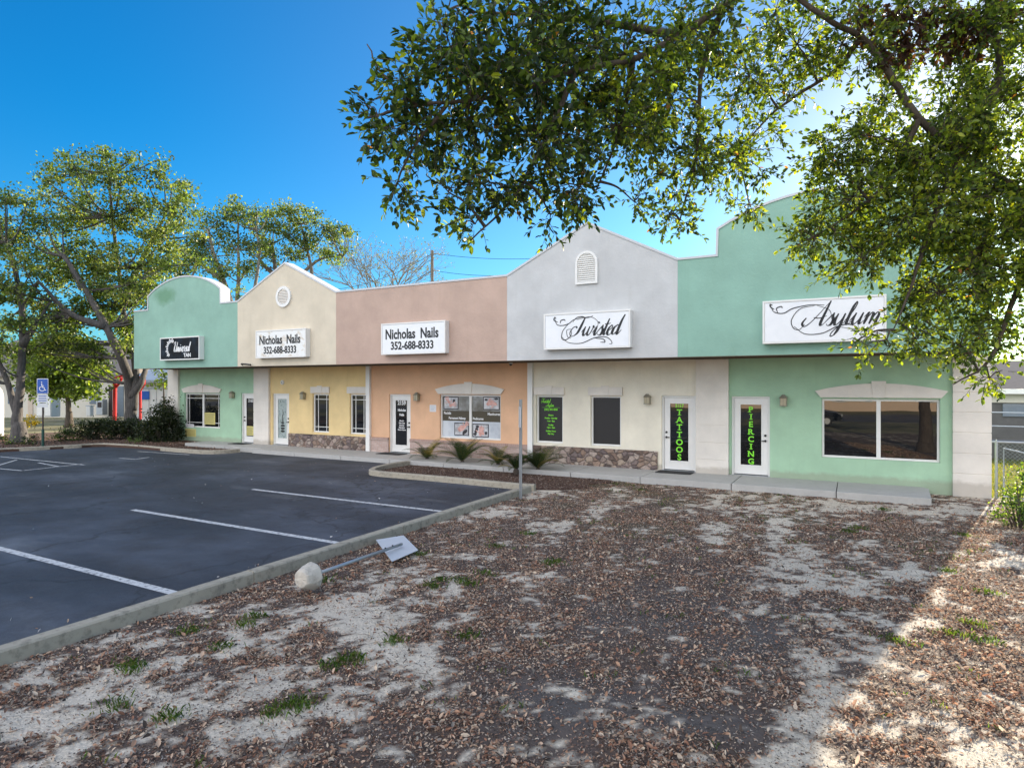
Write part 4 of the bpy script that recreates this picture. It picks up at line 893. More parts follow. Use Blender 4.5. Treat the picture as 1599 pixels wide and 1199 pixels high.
hgt = lambda py: CAM_H - (py-Y0)*Zd/F_PX
pl_ = plate(hgt(615), hgt(591), .19, M['wvinyl'], 'sign_plate', .036); plate(hgt(614), hgt(592), .172, M['blue'], 'blue_panel', .044, .02, pl_)
plate(hgt(628.5), hgt(615.5), .175, M['alu'], 'lower_plate'); plate(hgt(636), hgt(629.5), .175, M['alu'], 'fine_plate')
# wheelchair symbol
sb = MB(); cz = hgt(604); c = Vector((x, y, 0)) + fd*.048
def S2(P, th):
    Pc = catmull(P, 6); vs = []
    for i, p in enumerate(Pc):
        dd = Pc[min(i+1,len(Pc)-1)]-Pc[max(i-1,0)]; dd = dd/(np.hypot(*dd)+1e-9); q = np.array((-dd[1],dd[0]))*th/2
        for s_ in (1,-1): vs.append(c + sd_*(p[0]+q[0]*s_) + Vector((0,0,cz+p[1]+q[1]*s_)))
    sb.add(vs, [(2*i,2*i+1,2*i+3,2*i+2) for i in range(len(Pc)-1)])
S2([(.09*math.cos(q)-.01, .09*math.sin(q)-.07) for q in np.linspace(R(120),R(350),9)], .028); S2([(-.03,.14),(-.02,.06),(-.01,-.02)], .034); S2([(-.01,-.02),(.05,-.03),(.08,-.12),(.12,-.13)], .03); S2([(-.02,.05),(.05,.045)], .024)
S2([(-.045,.175),(-.03,.19),(-.015,.175)], .035); sb.build('wheelchair_symbol', M['wvinyl'], pl_)
tl = MB()
for z_ in (hgt(619), hgt(622.5), hgt(626)):
    a_ = c - sd_*.13 + fd*.001; b_ = c + sd_*.13 + fd*.001; tl.add([Vector((a_.x,a_.y,z_)), Vector((b_.x,b_.y,z_)), Vector((b_.x,b_.y,z_+.03)), Vector((a_.x,a_.y,z_+.03))], [(0,1,2,3)])
tl.build('sign_text', M['blue'], pl_)

# ------------------------------------------------------------------ sago palms
def sago(px, py, s_, n, seed, label):
    r_ = random.Random(seed); x, y = onZ(px, py, -.10); t = thing('sago_palm', label, 'palm', (x, y, -.13), 'sago palms in the mulch island')
    MB().lathe([(.07,0),(.09,.05),(.08,.12),(.04,.17)], x, y, -.13, 10).build('trunk', M['barkdark'], t)
    for i in range(n):
        a = 2*math.pi*i/n + r_.uniform(-.25,.25); el = r_.uniform(.40,1.2); L = s_*r_.uniform(.75,1.1); pts = []; p = Vector((x, y, .01)); el0 = el; st_ = 14
        for k in range(st_+1):
            pts.append(p.copy()); e = el0 - (k/st_)**1.5*r_.uniform(.95,1.15)*.9; p = p + Vector((math.cos(a)*math.cos(e), math.sin(a)*math.cos(e), math.sin(e)))*L/st_
        V, F, C = [], [], []
        side = Vector((-math.sin(a), math.cos(a), 0)); green = r_.choice([(.02,.042,.016),(.032,.062,.022),(.045,.078,.026)])
        if r_.random() < .12: green = (.30,.24,.10)
        for k in range(1, st_):
            for h_ in (0,.5):
                b_ = pts[k].lerp(pts[k+1] if k < st_ else pts[k], h_); tt = (pts[k+1]-pts[k]).normalized(); up = side.cross(tt)*-1 if side.cross(tt).z < 0 else side.cross(tt)
                ll = L*.27*math.sin(math.pi*min(.97,(k+h_)/st_*.85+.16))
                for sg in (-1,1):
                    dr = (side*sg*.85 + tt*.55 + up*.35).normalized(); e_ = b_ + dr*ll - Vector((0,0,ll*.12)); wv = tt*.007; o = len(V)
                    V += [b_-wv, b_+wv, b_.lerp(e_,.6)+wv*1.1, e_, b_.lerp(e_,.6)-wv*1.1]; F.append((o,o+1,o+2,o+3,o+4)); q = r_.uniform(.8,1.3); C += [(*scl(green,q),1)]*5
        for k in range(st_):
            o = len(V); w_2 = side*.008; V += [pts[k]-w_2, pts[k]+w_2, pts[k+1]+w_2*.8, pts[k+1]-w_2*.8]; F.append((o,o+1,o+2,o+3)); C += [(.10,.12,.04,1)]*4
        me = bpy.data.meshes.new('frond'); me.from_pydata([tuple(v) for v in V], [], F); ca = me.color_attributes.new('Col','FLOAT_COLOR','POINT'); ca.data.foreach_set('color', np.array(C, np.float32).ravel())
        link('frond', me, M['leaf'], t)
sago(667,721,.88,18,1,'sago palm at the left end of the mulch island below the salon window')
sago(722,726,1.12,24,2,'largest upright sago palm centred below the salon window'); sago(778,730,.78,17,3,'smallest sago palm between the salon window and the sign post')
sago(806,739,.80,16,5,'low sago palm just behind the edge-on sign post'); sago(840,738,1.05,24,4,'wide drooping sago palm at the right end of the mulch island')

# ------------------------------------------------------------------ left background
def local_box(mb, c, ux, uy, hx, hy, z0, z1):
    vs = [(c + ux*a*hx + uy*b*hy) for a, b in ((-1,-1),(1,-1),(1,1),(-1,1))]
    V = [(v.x, v.y, z0) for v in vs] + [(v.x, v.y, z1) for v in vs]
    return mb.add(V, [(0,3,2,1),(4,5,6,7),(0,1,5,4),(1,2,6,5),(2,3,7,6),(3,0,4,7)])
RT = Vector((math.cos(YAW), math.sin(YAW), 0)); FW = Vector((-math.sin(YAW), math.cos(YAW), 0))
M['bgwall'] = plain('cream_painted_wall', (.62,.58,.50), .8, 0, .08, 1); M['bgwhite'] = plain('white_siding', (.70,.70,.68), .7, 0, .05, 2); M['bgroof'] = plain('grey_metal_roof', (.30,.35,.42), .5, 0, .12, 3); M['shingle'] = plain('grey_brown_shingles', (.20,.17,.15), .9, 0, .25, 9)
def frame_at(px, d): p = at(px, Y0, d); return Vector((p.x, p.y, 0))
ux = (RT*.97 - FW*.24).normalized(); uy = Vector((-ux.y, ux.x, 0))
def house(px0, px1, d, z_eave, z_ridge, depth, label, wallm, roofm, feats):
    a, b = frame_at(px0, d), frame_at(px1, d); L = (b-a).length; u = (b-a).normalized(); v = Vector((-u.y, u.x, 0))
    if v.dot(FW) < 0: v = -v
    t = thing('house', label, 'building', tuple((a+b)/2 + Vector((0,0,-.19))))
    mb = MB(); local_box(mb, (a+b)/2 + v*depth/2, u, v, L/2, depth/2, -.3, z_eave); mb.build('wall', wallm, t)
    e = .5; V = []; 
    A = [a-u*e-v*e, b+u*e-v*e, b+u*e+v*(depth+e), a-u*e+v*(depth+e)]
    Rg = [a-u*e+v*depth/2, b+u*e+v*depth/2]
    V = [(p.x,p.y,z_eave) for p in A] + [(p.x,p.y,z_ridge) for p in Rg] + [(p.x,p.y,z_eave-.18) for p in A]
    MB().add(V, [(0,1,5,4),(2,3,4,5),(0,4,3),(1,2,5),(6,9,8,7),(0,6,7,1),(1,7,8,2),(2,8,9,3),(3,9,6,0)]).build('roof', roofm, t)
    for nm, s0, s1, z0, z1, m_, dp in feats:
        c = a + u*L*(s0+s1)/2; mb = MB(); local_box(mb, c - v*dp/2, u, v, L*(s1-s0)/2, dp/2-.002, z0, z1); mb.build(nm, m_, t, bevel=.01)
    return t, a, u, v, L
M['bgglass'] = plain('grey_blue_glass', (.16,.20,.25), .1); M['bgdark'] = plain('dark_opening', (.03,.02,.02), .6); M['beige'] = plain('beige_door', (.55,.45,.36), .6)
house(-60, 200, 50, 3.2, 6.4, 12, 'long cream house with garage windows behind the left trees', M['bgwall'], M['shingle'],
 [('window',.77,.83,.9,2.4,M['bgglass'],.06),('door',.885,.905,-.1,2.3,M['bgdark'],.05),('garage_door',.91,.975,-.1,2.3,M['bgglass'],.06),('door',.47,.50,-.1,2.2,M['beige'],.05),('door',.40,.43,-.1,2.2,M['beige'],.05),('window',.28,.34,.9,2.2,M['bgglass'],.05)])
house(212, 300, 46, 2.75, 4.0, 8, 'white panelled shed with blue grey metal roof beyond the left tree', M['bgwhite'], M['bgroof'], [('panel_joint',.10+.13*i,.108+.13*i,-.1,2.1,M['galv'],.03) for i in range(6)]+[('wall_sign',.10,.245,1.35,1.95,M['blue'],.08),('band',0,.62,2.1,2.2,M['galv'],.05)])
# far houses seen along the street to the left and a carport
def bx(name, px0, px1, py0, py1, d, dep, m_, label, cat, grp=None):
    a, b = frame_at(px0, d), frame_at(px1, d); z1 = CAM_H-(py0-Y0)*d/F_PX; z0 = CAM_H-(py1-Y0)*d/F_PX
    mb = MB(); local_box(mb, (a+b)/2+FW*dep/2, RT, FW, (b-a).length/2, dep/2, z0, z1); return mb, z0, z1, (a+b)/2
# utility cabinets
mb, z0, z1, c = bx('c',57,80,621,651,44,.9,None,'','')
t = thing('utility_cabinet', 'white upright cabinet by the cream house behind the accessible sign', 'cabinet', (c.x,c.y,-.19)); mb.build('cabinet_body', M['bgwhite'], t, bevel=.02); 
mb, _, _, c2 = bx('c',58.5,68,625,649,43.95,.04,None,'',''); mb.build('cabinet_door', M['white'], t); mb,_,_,_ = bx('c',70,78.5,625,649,43.95,.04,None,'',''); mb.build('cabinet_door', M['white'], t); mb,_,_,_ = bx('c',71,76,613,621,44.2,.5,None,'',''); mb.build('vent_box', M['bgwhite'], t)
mb, z0, z1, c = bx('c',134,141,634,650,45,.4,None,'',''); t = thing('bollard_post', 'short white post beside the grey window of the cream house', 'post', (c.x,c.y,-.19)); mb.build('post', M['bgwhite'], t, bevel=.05); mb,_,_,_ = bx('c',133.5,141.5,633,634.5,45,.42,None,'',''); mb.build('cap', M['galv'], t)
mb, z0, z1, c = bx('c',150,160,624,648,49,.6,None,'',''); t = thing('electric_meter_box', 'grey meter boxes right of the window on the cream house', 'meter box', (c.x,c.y,z0)); mb.build('meter_cabinet', M['galv'], t, bevel=.03); mb,_,_,_ = bx('c',152,158,628,636,48.97,.04,None,'',''); mb.build('meter_dial', M['bgdark'], t)
# red steel frame
d = 41; t = thing('red_steel_frame', 'red steel post and beam frame behind the large left oak', 'carport frame', tuple(frame_at(180,d)))
def Q(px, py, d): p = at(px, py, d); return (p.x, p.y, p.z)
MB().tube([Q(179,656,d),Q(179.5,594,d)], .12, 10).build('post', M['red'], t); MB().tube([Q(219,656,d),Q(219,592,d)], .08, 10).build('post', M['red'], t)
MB().tube([Q(174,591,d),Q(186,588,d),Q(200,584,d),Q(222,590,d)], .06, 8).build('beam', M['red'], t); MB().tube([Q(180,606,d),Q(186,599,d),Q(190,590,d)], .08, 8).build('brace', M['red'], t)
MB().tube([Q(219,610,d),Q(225,600,d),Q(226,588,d)], .08, 8).build('brace', M['red'], t)
# white tank at the frame edge
c = frame_at(-15.5, 30); t = thing('storage_tank', 'white round-shouldered tank cut by the left edge of the picture', 'tank', (c.x,c.y,-.19))
MB().lathe([(.50,0),(.52,.1),(.52,1.9),(.47,2.2),(.34,2.42),(.15,2.52),(.02,2.54)], c.x, c.y, -.1, 24).build('tank_body', M['bgwhite'], t, smooth=True); MB().lathe([(.10,0),(.10,.09),(.02,.1)], c.x, c.y, 2.43, 12).build('tank_cap', M['galv'], t)
# twin arm street lamp
c = frame_at(34, 52); zt = CAM_H+(Y0-472)*52/F_PX; t = thing('street_lamp', 'grey twin arm street lamp seen through the left trees', 'street lamp', (c.x,c.y,-.19))
MB().tube([(c.x,c.y,-.2),(c.x,c.y,zt)], [.13,.08], 8).build('pole', M['galv'], t)
for s_ in (-1,1):
    e = c+RT*s_*.62; MB().tube([(c.x,c.y,zt-.05),(c.x+RT.x*s_*.3,c.y+RT.y*s_*.3,zt+.0),(e.x,e.y,zt+.05),(e.x,e.y,zt+.42)], .045, 6).build('arm', M['galv'], t)
    MB().box(e.x-.2,e.x+.2,e.y-.12,e.y+.12,zt+.42,zt+.52).build('lamp_head', M['galv'], t)
# utility pole and wires behind the building
M['wood'] = bark('weathered_pole', (.24,.19,.15)); d = 58; c = frame_at(675, d); zt = CAM_H+(Y0-391)*d/F_PX
t = thing('utility_pole', 'weathered wooden utility pole rising behind the mauve parapet', 'utility pole', (c.x,c.y,-.19)); MB().tube([(c.x,c.y,-.2),(c.x,c.y,zt)], [.19,.13], 10).build('pole', M['wood'], t)
for py in (396.5, 423):
    z_ = CAM_H+(Y0-py)*d/F_PX; e = c+RT*.55; MB().tube([(c.x,c.y,z_),(e.x,e.y,z_)], .05, 6).build('insulator_arm', M['galv'], t); MB().lathe([(.04,-.08),(.09,-.02),(.09,.05),(.03,.1)], e.x, e.y, z_, 8).build('insulator', M['galv'], t)
def wire(P, sag, label):
    pts = []
    for a, b in zip(P[:-1], P[1:]):
        a, b = Vector(a), Vector(b)
        for k in range(12): q = k/12; p = a.lerp(b, q); p.z -= sag*4*q*(1-q); pts.append(p)
    pts.append(Vector(P[-1])); o = MB().tube(pts, .02, 4).build('overhead_wire', M['black']); tag(o, label, 'power line', 'overhead wires at the utility pole')
wire([Q(-100,470,50), Q(523,452,60), Q(674,396.5,d)], .6, 'upper overhead wire coming from the left to the utility pole'); wire([Q(-100,520,50), Q(520,470,60), Q(674,423,d)], .6, 'lower overhead wire coming from the left to the utility pole')
wire([Q(680,396.5,d), Q(830,404,60), Q(1250,430,70)], .2, 'upper overhead wire leaving right from the utility pole'); wire([Q(680,423,d), Q(800,430,60), Q(1250,450,70)], .2, 'lower overhead wire leaving right from the utility pole')
o = MB().tube([Q(673.5,396,d-.1), Q(671.5,440,d-.1), Q(671,600,d-.1)], .02, 4).build('guy_wire', M['black']); tag(o, 'thin guy wire hanging beside the utility pole', 'wire')

# ------------------------------------------------------------------ right side: neighbour, fence
a = Vector((3.6, 20, 0)); 
t = thing('neighbour_house', 'grey walled house with dark shingle roof behind the chain link fence on the right', 'building', (9, 22, -.19))
M['ngrey'] = plain('weathered_grey_wall', (.11,.105,.105), .85, 0, .35, 2.2)
MB().box(3.2,20,20,30,-.2,1.95).build('wall', M['ngrey'], t); MB().box(2.7,20.5,19.5,19.6,1.97,2.20).build('gutter', M['white'], t); MB().box(2.9,20,19.9,19.99,1.55,1.96).build('frieze', M['bgwall'], t)
MB().add([(2.7,19.6,2.18),(20.5,19.6,2.18),(20.5,25,3.7),(2.7,25,3.7),(2.7,30.4,2.18),(20.5,30.4,2.18)], [(0,1,2,3),(3,2,5,4),(0,3,4)]).build('roof', M['shingle'], t)
MB().box(6.2,7.1,19.93,19.995,.9,1.5).build('window', M['bgglass'], t)
lw = MB().box(2.9,14,9.2,9.4,-.19,.42).build('low_wall', M['ngrey'], bevel=.01); tag(lw, 'low grey block wall crossing the grass behind the chain link gate', 'wall')
gp_ = MB(); gp_.quad((2.9,9.5,-.186),(16,9.5,-.186),(16,19.9,-.186),(2.9,19.9,-.186)); struct(gp_.build('path', plain('grey_gravel_path', (.16,.16,.17), .9, 0, .5, 7)))
fence = thing('chain_link_fence', 'galvanised chain link fence and open gate at the right corner of the building', 'fence', (3.4,0,-.14))
def mesh_wire(name, p, q, z0, z1, par, s_=.085):
    p, q = Vector(p), Vector(q); L = (q-p).length; u = (q-p)/L; hgt_ = z1-z0; mb = MB(); n = int((L+hgt_)/s_)
    for dr in (1,-1):
        for i in range(-int(hgt_/s_), int(L/s_)+1):
            s0 = i*s_; 
            A0, A1 = s0, s0+hgt_
            if dr > 0: za, zb = z0, z1
            else: za, zb = z1, z0
            t0 = max(0, -A0/hgt_) if A0 < 0 else 0; t1 = 1 if A1 <= L else (L-A0)/hgt_
            if t1 <= t0: continue
            a_ = p+u*(A0+hgt_*t0); b_ = p+u*(A0+hgt_*t1); a_.z = za+(zb-za)*t0; b_.z = za+(zb-za)*t1
            mb.tube([a_, b_], .0022, 3, False)
    return mb.build(name, M['galv'], par)
for x_, y_ in ((2.80,.15),(5.2,.15),(7.8,.15)):
    MB().tube([(x_,y_,-.3),(x_,y_,1.12),(x_,y_,1.15)], [.03,.03,.008], 10).build('fence_post', M['galv'], fence)
MB().tube([(2.72,.15,1.10),(7.8,.15,1.10)], .024, 8).build('top_rail', M['galv'], fence); mesh_wire('wire_mesh', (2.80,.16,0), (7.8,.16,0), -.1, 1.08, fence)
gt = thing('fence_gate', 'leaning pipe framed chain link gate ajar in front of the right fence', 'gate', (2.85,-.1,-.14))
ga, gb = Vector((2.90,-.05,0)), Vector((4.6,-1.2,0))
MB().tube([(ga.x,ga.y,-.08),(ga.x,ga.y,.98),(gb.x,gb.y,.62),(gb.x,gb.y,-.12),(ga.x,ga.y,-.08)], .02, 8).build('gate_frame', M['galv'], gt); mesh_wire('wire_mesh', (ga.x,ga.y,0), (gb.x,gb.y,0), -.08, .62, gt, .1)
far = thing('far_fence', 'thin wire fence with pale posts in front of the grey walled house', 'fence', (6,14,-.19))
for i in range(6): MB().tube([(3.4+2.6*i,14,-.2),(3.4+2.6*i,14,1.35)], .03, 6).build('fence_post', M['galv'], far)
for z_ in (.75,1.30): MB().tube([(3.0,14,z_),(9,14,z_-.03),(17,14,z_+.02)], .022, 5).build('wire_strand', M['alu'], far)

# ------------------------------------------------------------------ across the lot, behind the photographer (seen mirrored in the glass)
rd = MB(); rd.quad((-120,-46,-.183),(120,-46,-.183),(120,-33,-.183),(-120,-33,-.183)); struct(rd.build('road', M['asphalt']))
ob = thing('tan_shop_building', 'tan stucco shop building across the road, seen mirrored in the right green window', 'building', (-2,-56,-.19))
M['tan'] = plain('tan_stucco', (.66,.50,.38), .85, 0, .08, .6)
MB().box(-45,30,-70,-56,-.2,4.6).build('wall', M['tan'], ob); MB().box(-45.3,30.3,-70.3,-55.7,4.6,5.0).build('roof', M['roof'], ob)
for i in range(9):
    w_o = MB().box(-42+8*i,-38.5+8*i,-56.0+.001,-55.95,.8,2.6).build('window', M['glass'], ob); frame_mb(-42.08+8*i,-38.42+8*i,.72,2.68,.08,-55.99,-55.90).build('frame', M['white'], w_o)
def car(x, y, rot, label, col):
    t = thing('parked_car', label, 'car', (0,0,0)); body = MB()
    prof = [(-2.25,.35),(-2.28,.75),(-2.1,.92),(-1.55,.98),(-.95,1.40),(.35,1.45),(1.0,1.02),(1.95,.90),(2.25,.70),(2.27,.35)]
    V = []; n = len(prof)
    for s_, k in ((-1,.86),(-1,1),(1,1),(1,.86)):
        for px_, pz_ in prof: V.append((px_*(1 if k == 1 else .985), s_*.88*(1 if pz_ < 1.1 else .80) if k == 1 else s_*.70*(1 if pz_ < 1.1 else .85), pz_+(0 if k == 1 else .03 if pz_>.6 else 0)))
    F = []
    for r_ in range(3):
        for k in range(n-1): F.append((r_*n+k, r_*n+k+1, (r_+1)*n+k+1, (r_+1)*n+k))
    F += [tuple(n+k for k in range(n)), tuple(2*n+k for k in reversed(range(n)))]
    body.add(V, F).build('body', col, t, bevel=.03)
    for s_ in (-1,1):
        MB().add([(-1.35,s_*.80,1.02),(.85,s_*.80,1.02),(.30,s_*.725,1.36),(-.88,s_*.725,1.34)], [(0,1,2,3)]).build('side_window', M['glass'], t)
        for wx in (-1.4,1.4):
            w_ = MB().tube([(wx,s_*.68,.33),(wx,s_*.90,.33)], .33, 20).build('wheel', M['mat'], t); MB().tube([(wx,s_*.89,.33),(wx,s_*.905,.33)], .2, 14).build('rim', M['galv'], w_)
        MB().box(2.20,2.285,s_*.68-.16,s_*.68+.16,.62,.74).build('headlight', M['wvinyl'], t); MB().box(-2.30,-2.23,s_*.68-.14,s_*.68+.14,.66,.80).build('tail_light', M['red'], t)
    MB().add([(1.02,-.62,1.06),(1.02,.62,1.06),(.45,.56,1.445),(.45,-.56,1.445)], [(0,1,2,3)]).build('windscreen', M['glass'], t)
    t.location = (x, y, -.14); t.rotation_euler = (0,0,rot); return t
car(-2.9, -26.5, 0, 'dark grey sedan parked behind the photographer, seen mirrored in the right green window', plain('dark_grey_car_paint', (.035,.04,.05), .25, .3, .03))
# ------------------------------------------------------------------ trees and shrubs
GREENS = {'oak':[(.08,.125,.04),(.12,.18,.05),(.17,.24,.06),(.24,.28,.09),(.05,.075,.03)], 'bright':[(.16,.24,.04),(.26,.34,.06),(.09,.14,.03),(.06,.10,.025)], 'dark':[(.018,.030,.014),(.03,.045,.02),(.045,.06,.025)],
          'bare':[(.16,.17,.09),(.22,.19,.13)], 'yellow':[(.50,.36,.03),(.35,.28,.04)], 'lime':[(.16,.26,.05),(.24,.34,.07),(.08,.14,.035),(.05,.09,.025)]}
def clump_leaves(name, blobs, parent, pal, size, dens, clump_r, per, mat=None):
    """blobs: (x,y,z,rx,rz). leaves gathered in clumps on and inside each ellipsoid"""
    PP, CC = [], []; centres = []
    for (x,y,z,rx,rz) in blobs:
        nc = max(3, int(dens*rx*rx*rz)); v = rng.normal(size=(nc,3)); v /= np.linalg.norm(v,axis=1)[:,None]; r = rng.random(nc)**.38
        c = np.c_[x+v[:,0]*r*rx, y+v[:,1]*r*rx, z+v[:,2]*r*rz]; centres.append(c)
        hue = rng.integers(0, len(pal), nc)
        for i in range(nc):
            k = int(per*rng.uniform(.5,1.5)); q = rng.normal(size=(k,3))*clump_r*np.array((1,1,rng.uniform(.45,.8)))*rng.uniform(.5,1.5); PP.append(c[i]+q)
            h_ = np.where(rng.random(k) < .65, hue[i], rng.integers(0,len(pal),k)); CC.append(np.array(pal)[h_]*rng.uniform(.75,1.25,k)[:,None])
    P = np.concatenate(PP); C = np.concatenate(CC); n = len(P); L = size*rng.uniform(.7,1.35,n)
    leaves_mesh(name, P, rng.uniform(0,6.28,n), rng.normal(-.2,.7,n), rng.normal(0,.9,n), L, L*rng.uniform(.45,.7,n), C, mat or M['leaf'], parent, .15)
    return centres
def limb(mb, P, r0, r1, n=7, wob=.0):
    P = [Vector(p) for p in P]; C = catmull([tuple(p) for p in P], 5); k = len(C)
    pts = [Vector(c)+Vector((random.uniform(-wob,wob),random.uniform(-wob,wob),0)) for c in C]
    mb.tube(pts, [r0+(r1-r0)*(i/(k-1))**.8 for i in range(k)], n)
def px_blobs(L, d, jit=1.6):
    out = []
    for b in L:
        px, py, r = b[:3]; dd = b[3] if len(b) > 3 else d+random.uniform(-jit,jit); p = at(px, py, dd); q = r*dd/F_PX; out.append((p.x,p.y,p.z,q,q*.85))
    return out
def tree(name, label, base, forks, blobs, d, pal, r0, size, dens, clump_r, per, barkm, cat='tree', twig=.5, grp=None):
    c = at(base[0], base[1], d); t = thing(name, label, cat, (c.x,c.y,-.1), grp); tr = MB()
    F3 = [[tuple(at(*p[:2], p[2] if len(p) > 2 else d)) for p in f] for f in forks]
    for i, (f, fr) in enumerate(zip(F3, forks)): 
        if i == 0: f[0] = (f[0][0], f[0][1], -.3)
        limb(tr, f, r0 if i == 0 else r0*.62, r0*.30 if i == 0 else r0*.16, 9, r0*.08)
    if F3: cb = F3[0][0]; tr.lathe([(r0*1.7,-.2),(r0*1.35,.05),(r0*1.05,.5),(r0*.9,.8)], cb[0], cb[1], 0, 9)
    blobs = list(blobs)+[(b[0]+random.uniform(-1.1,1.1)*b[2], b[1]+random.uniform(-.8,.9)*b[2], b[2]*random.uniform(.35,.55)) for b in blobs if b[2] > 13 for _ in range(3)]
    blobs = [(b[0], b[1], b[2]*(random.uniform(.72,.95) if b[2] > 25 else 1), *b[3:]) for b in blobs]
    B = px_blobs(blobs, d); ends = [p for f in F3 for p in f[1:]]
    for (x,y,z,rx,rz) in B:
        e = min(ends, key=lambda q: (q[0]-x)**2+(q[1]-y)**2+((q[2]-z)*1.0+ (1.5 if q[2] > z else 0))**2); m_ = ((e[0]+x)/2, (e[1]+y)/2, (e[2]+z)/2-.25*abs(z-e[2]))
        limb(tr, [e, m_, (x,y,z)], r0*.20, r0*.06, 6, .02)
    cs = clump_leaves('crown', B, t, pal, size, dens, clump_r, per)
    for (b, c) in zip(B, cs):
        for i in range(0, len(c), max(1, int(2/twig))):
            p = Vector(c[i]); o = Vector(b[:3]); mid = o.lerp(p,.5)+Vector((random.uniform(-.1,.1),random.uniform(-.1,.1),-.12)); tr.tube([o, mid, p], [r0*.055, r0*.04, .008], 4, False)
    tr.build('trunk', barkm, t, smooth=True); return t
tree('oak_tree', 'tall spreading oak overlapping the far left green parapet', (208,686),
 [[(208,690),(204,650),(203,600),(190,560,28.5),(165,510,28),(135,455,28),(100,400,28)], [(207,640),(212,590),(206,540,29.5),(192,480,30),(185,420,30),(175,340,30),(170,270,30)], [(192,480,30),(215,420,31),(240,370,31),(262,330,31)], [(165,510,28),(110,490,27.5),(60,440,27)], [(206,620),(222,592,29.5),(228,560,30.5),(222,500,31)]],
 [(170,262,42),(120,262,36),(82,278,22),(225,275,36),(262,318,32),(283,300,16),(205,325,48),(130,335,48),(70,335,40),(40,370,34),(75,415,44),(150,405,46),(210,405,38),(262,372,30),(245,420,28),(200,470,32),(130,470,30),(60,470,26),(225,455,18),(170,505,20),(100,525,18),(215,500,12),(60,515,22),(140,540,16),(195,520,14),(95,500,22),(120,430,34),(180,450,28),(20,500,20),(215,455,22),(232,430,22),(190,500,20),(205,540,14),(150,470,26),(100,500,24),(120,545,18),(75,545,20),(255,455,12),(285,360,24),(290,395,22),(150,565,14),(50,560,20),(225,500,10,28)],
 29.5, GREENS['oak'], .31, .13, 21, .25, 52, M['barkgrey'])
tree('oak_tree', 'forked oak at the far left edge with its crown cut by the picture', (27,694),
 [[(30,698),(27,665),(28,640),(33,590),(35,520),(30,450),(10,380)], [(27,650),(12,600),(-8,550),(-30,480)], [(35,540),(60,500),(80,470)]],
 [(8,310,34),(-10,370,45),(22,400,30),(-45,340,50),(20,455,28),(-30,440,50),(5,520,28),(-30,560,40),(60,500,20),(-80,420,55),(-60,520,40)],
 27, GREENS['oak'], .26, .125, 21, .25, 52, M['barkgrey'])
tree('small_tree', 'bright yellow green rounded tree in front of the cream house', (108,655),
 [[(108,656),(106,620),(100,590),(95,560)], [(104,610),(130,590),(142,570)], [(104,612),(75,590),(62,575)]],
 [(100,545,34),(128,560,26),(95,575,32),(55,560,28),(150,575,20),(125,600,22),(95,555,30),(70,580,24),(120,575,26),(60,600,20),(105,600,24),(140,585,16),(85,535,20),(118,545,18),(78,612,14),(130,605,14)], 38, GREENS['bright'], .18, .22, 22, .30, 40, M['barkdark'])
tree('small_tree', 'little green tree seen between the white shed and the building corner', (256,655), [[(256,656),(256,620),(255,600)]], [(254,586,12),(260,598,10),(250,600,8),(258,575,9)], 40, GREENS['bright'], .08, .20, 26, .22, 30, M['barkdark'])
tree('oak_tree', 'open crowned oak rising behind the arched green parapet', (378,600),
 [[(378,640),(375,560),(368,500),(350,440),(335,400),(325,360)], [(368,500),(372,440),(372,390),(372,340)], [(372,520),(395,460),(405,400),(400,360)], [(350,440),(310,410),(285,390)]],
 [(340,345,26),(372,328,24),(400,345,20),(325,375,24),(360,378,26),(395,385,22),(345,415,22),(318,405,16),(385,420,16),(295,385,18),(285,415,18),(300,440,12),(310,335,10),(268,440,14),(330,455,12),(372,455,12)],
 44, GREENS['oak'], .30, .16, 14, .30, 40, M['barkpale'])
tree('oak_tree', 'wide flat topped oak rising behind the cream gable', (455,600),
 [[(455,640),(450,540),(440,470),(430,420),(425,380)], [(440,470),(470,430),(500,405),(535,400)], [(447,500),(485,440),(480,390),(470,350)], [(430,430),(405,405),(410,370)]],
 [(428,348,24),(455,328,24),(485,345,26),(510,360,20),(530,365,16),(545,385,11),(450,365,26),(482,380,20),(415,378,18),(512,390,14),(425,400,16),(405,415,12),(525,405,9),(455,400,14),(440,430,10),(540,360,8)],
 48, GREENS['oak'], .33, .17, 14, .30, 40, M['bark'])
# nearly bare tree: many fine twigs with sparse leaves
c = at(600,600,60); t = thing('bare_tree', 'nearly leafless pale tree behind the mauve parapet', 'tree', (c.x,c.y,-.1)); tr = MB(); tips = []
def grow(p, v, L, r, lv):
    e = p + v*L; m_ = p.lerp(e,.5)+Vector((random.uniform(-.06,.06)*L,random.uniform(-.06,.06)*L,.02*L)); tr.tube([p,m_,e], [r,r*.82,r*.65], 4 if lv > 1 else 6, False)
    if lv >= 7: tips.append(e); return
    for k in range(random.choice((2,3,3)) if lv < 5 else 2):
        q = Vector((random.gauss(0,1),random.gauss(0,1),random.gauss(.15,.5))).normalized(); grow(e, (v*.92+q*.66).normalized(), L*random.uniform(.62,.84), max(.012, r*.66), lv+1)
_st = random.getstate(); random.seed(21)
b0 = Vector((c.x,c.y,-.2)); b1 = b0+Vector((0,0,8.6)); tr.tube([b0, b0.lerp(b1,.5)+Vector((.1,0,0)), b1], [.24,.2,.17], 8)
for k in range(7):
    a_ = 2*math.pi*k/7+random.uniform(-.3,.3); grow(b1-Vector((0,0,random.uniform(0,1.2))), Vector((math.cos(a_)*.62,math.sin(a_)*.62,random.uniform(.7,1.2))).normalized(), 2.9, .10, 2)
random.setstate(_st)
tr.build('trunk', M['barkpale'], t)
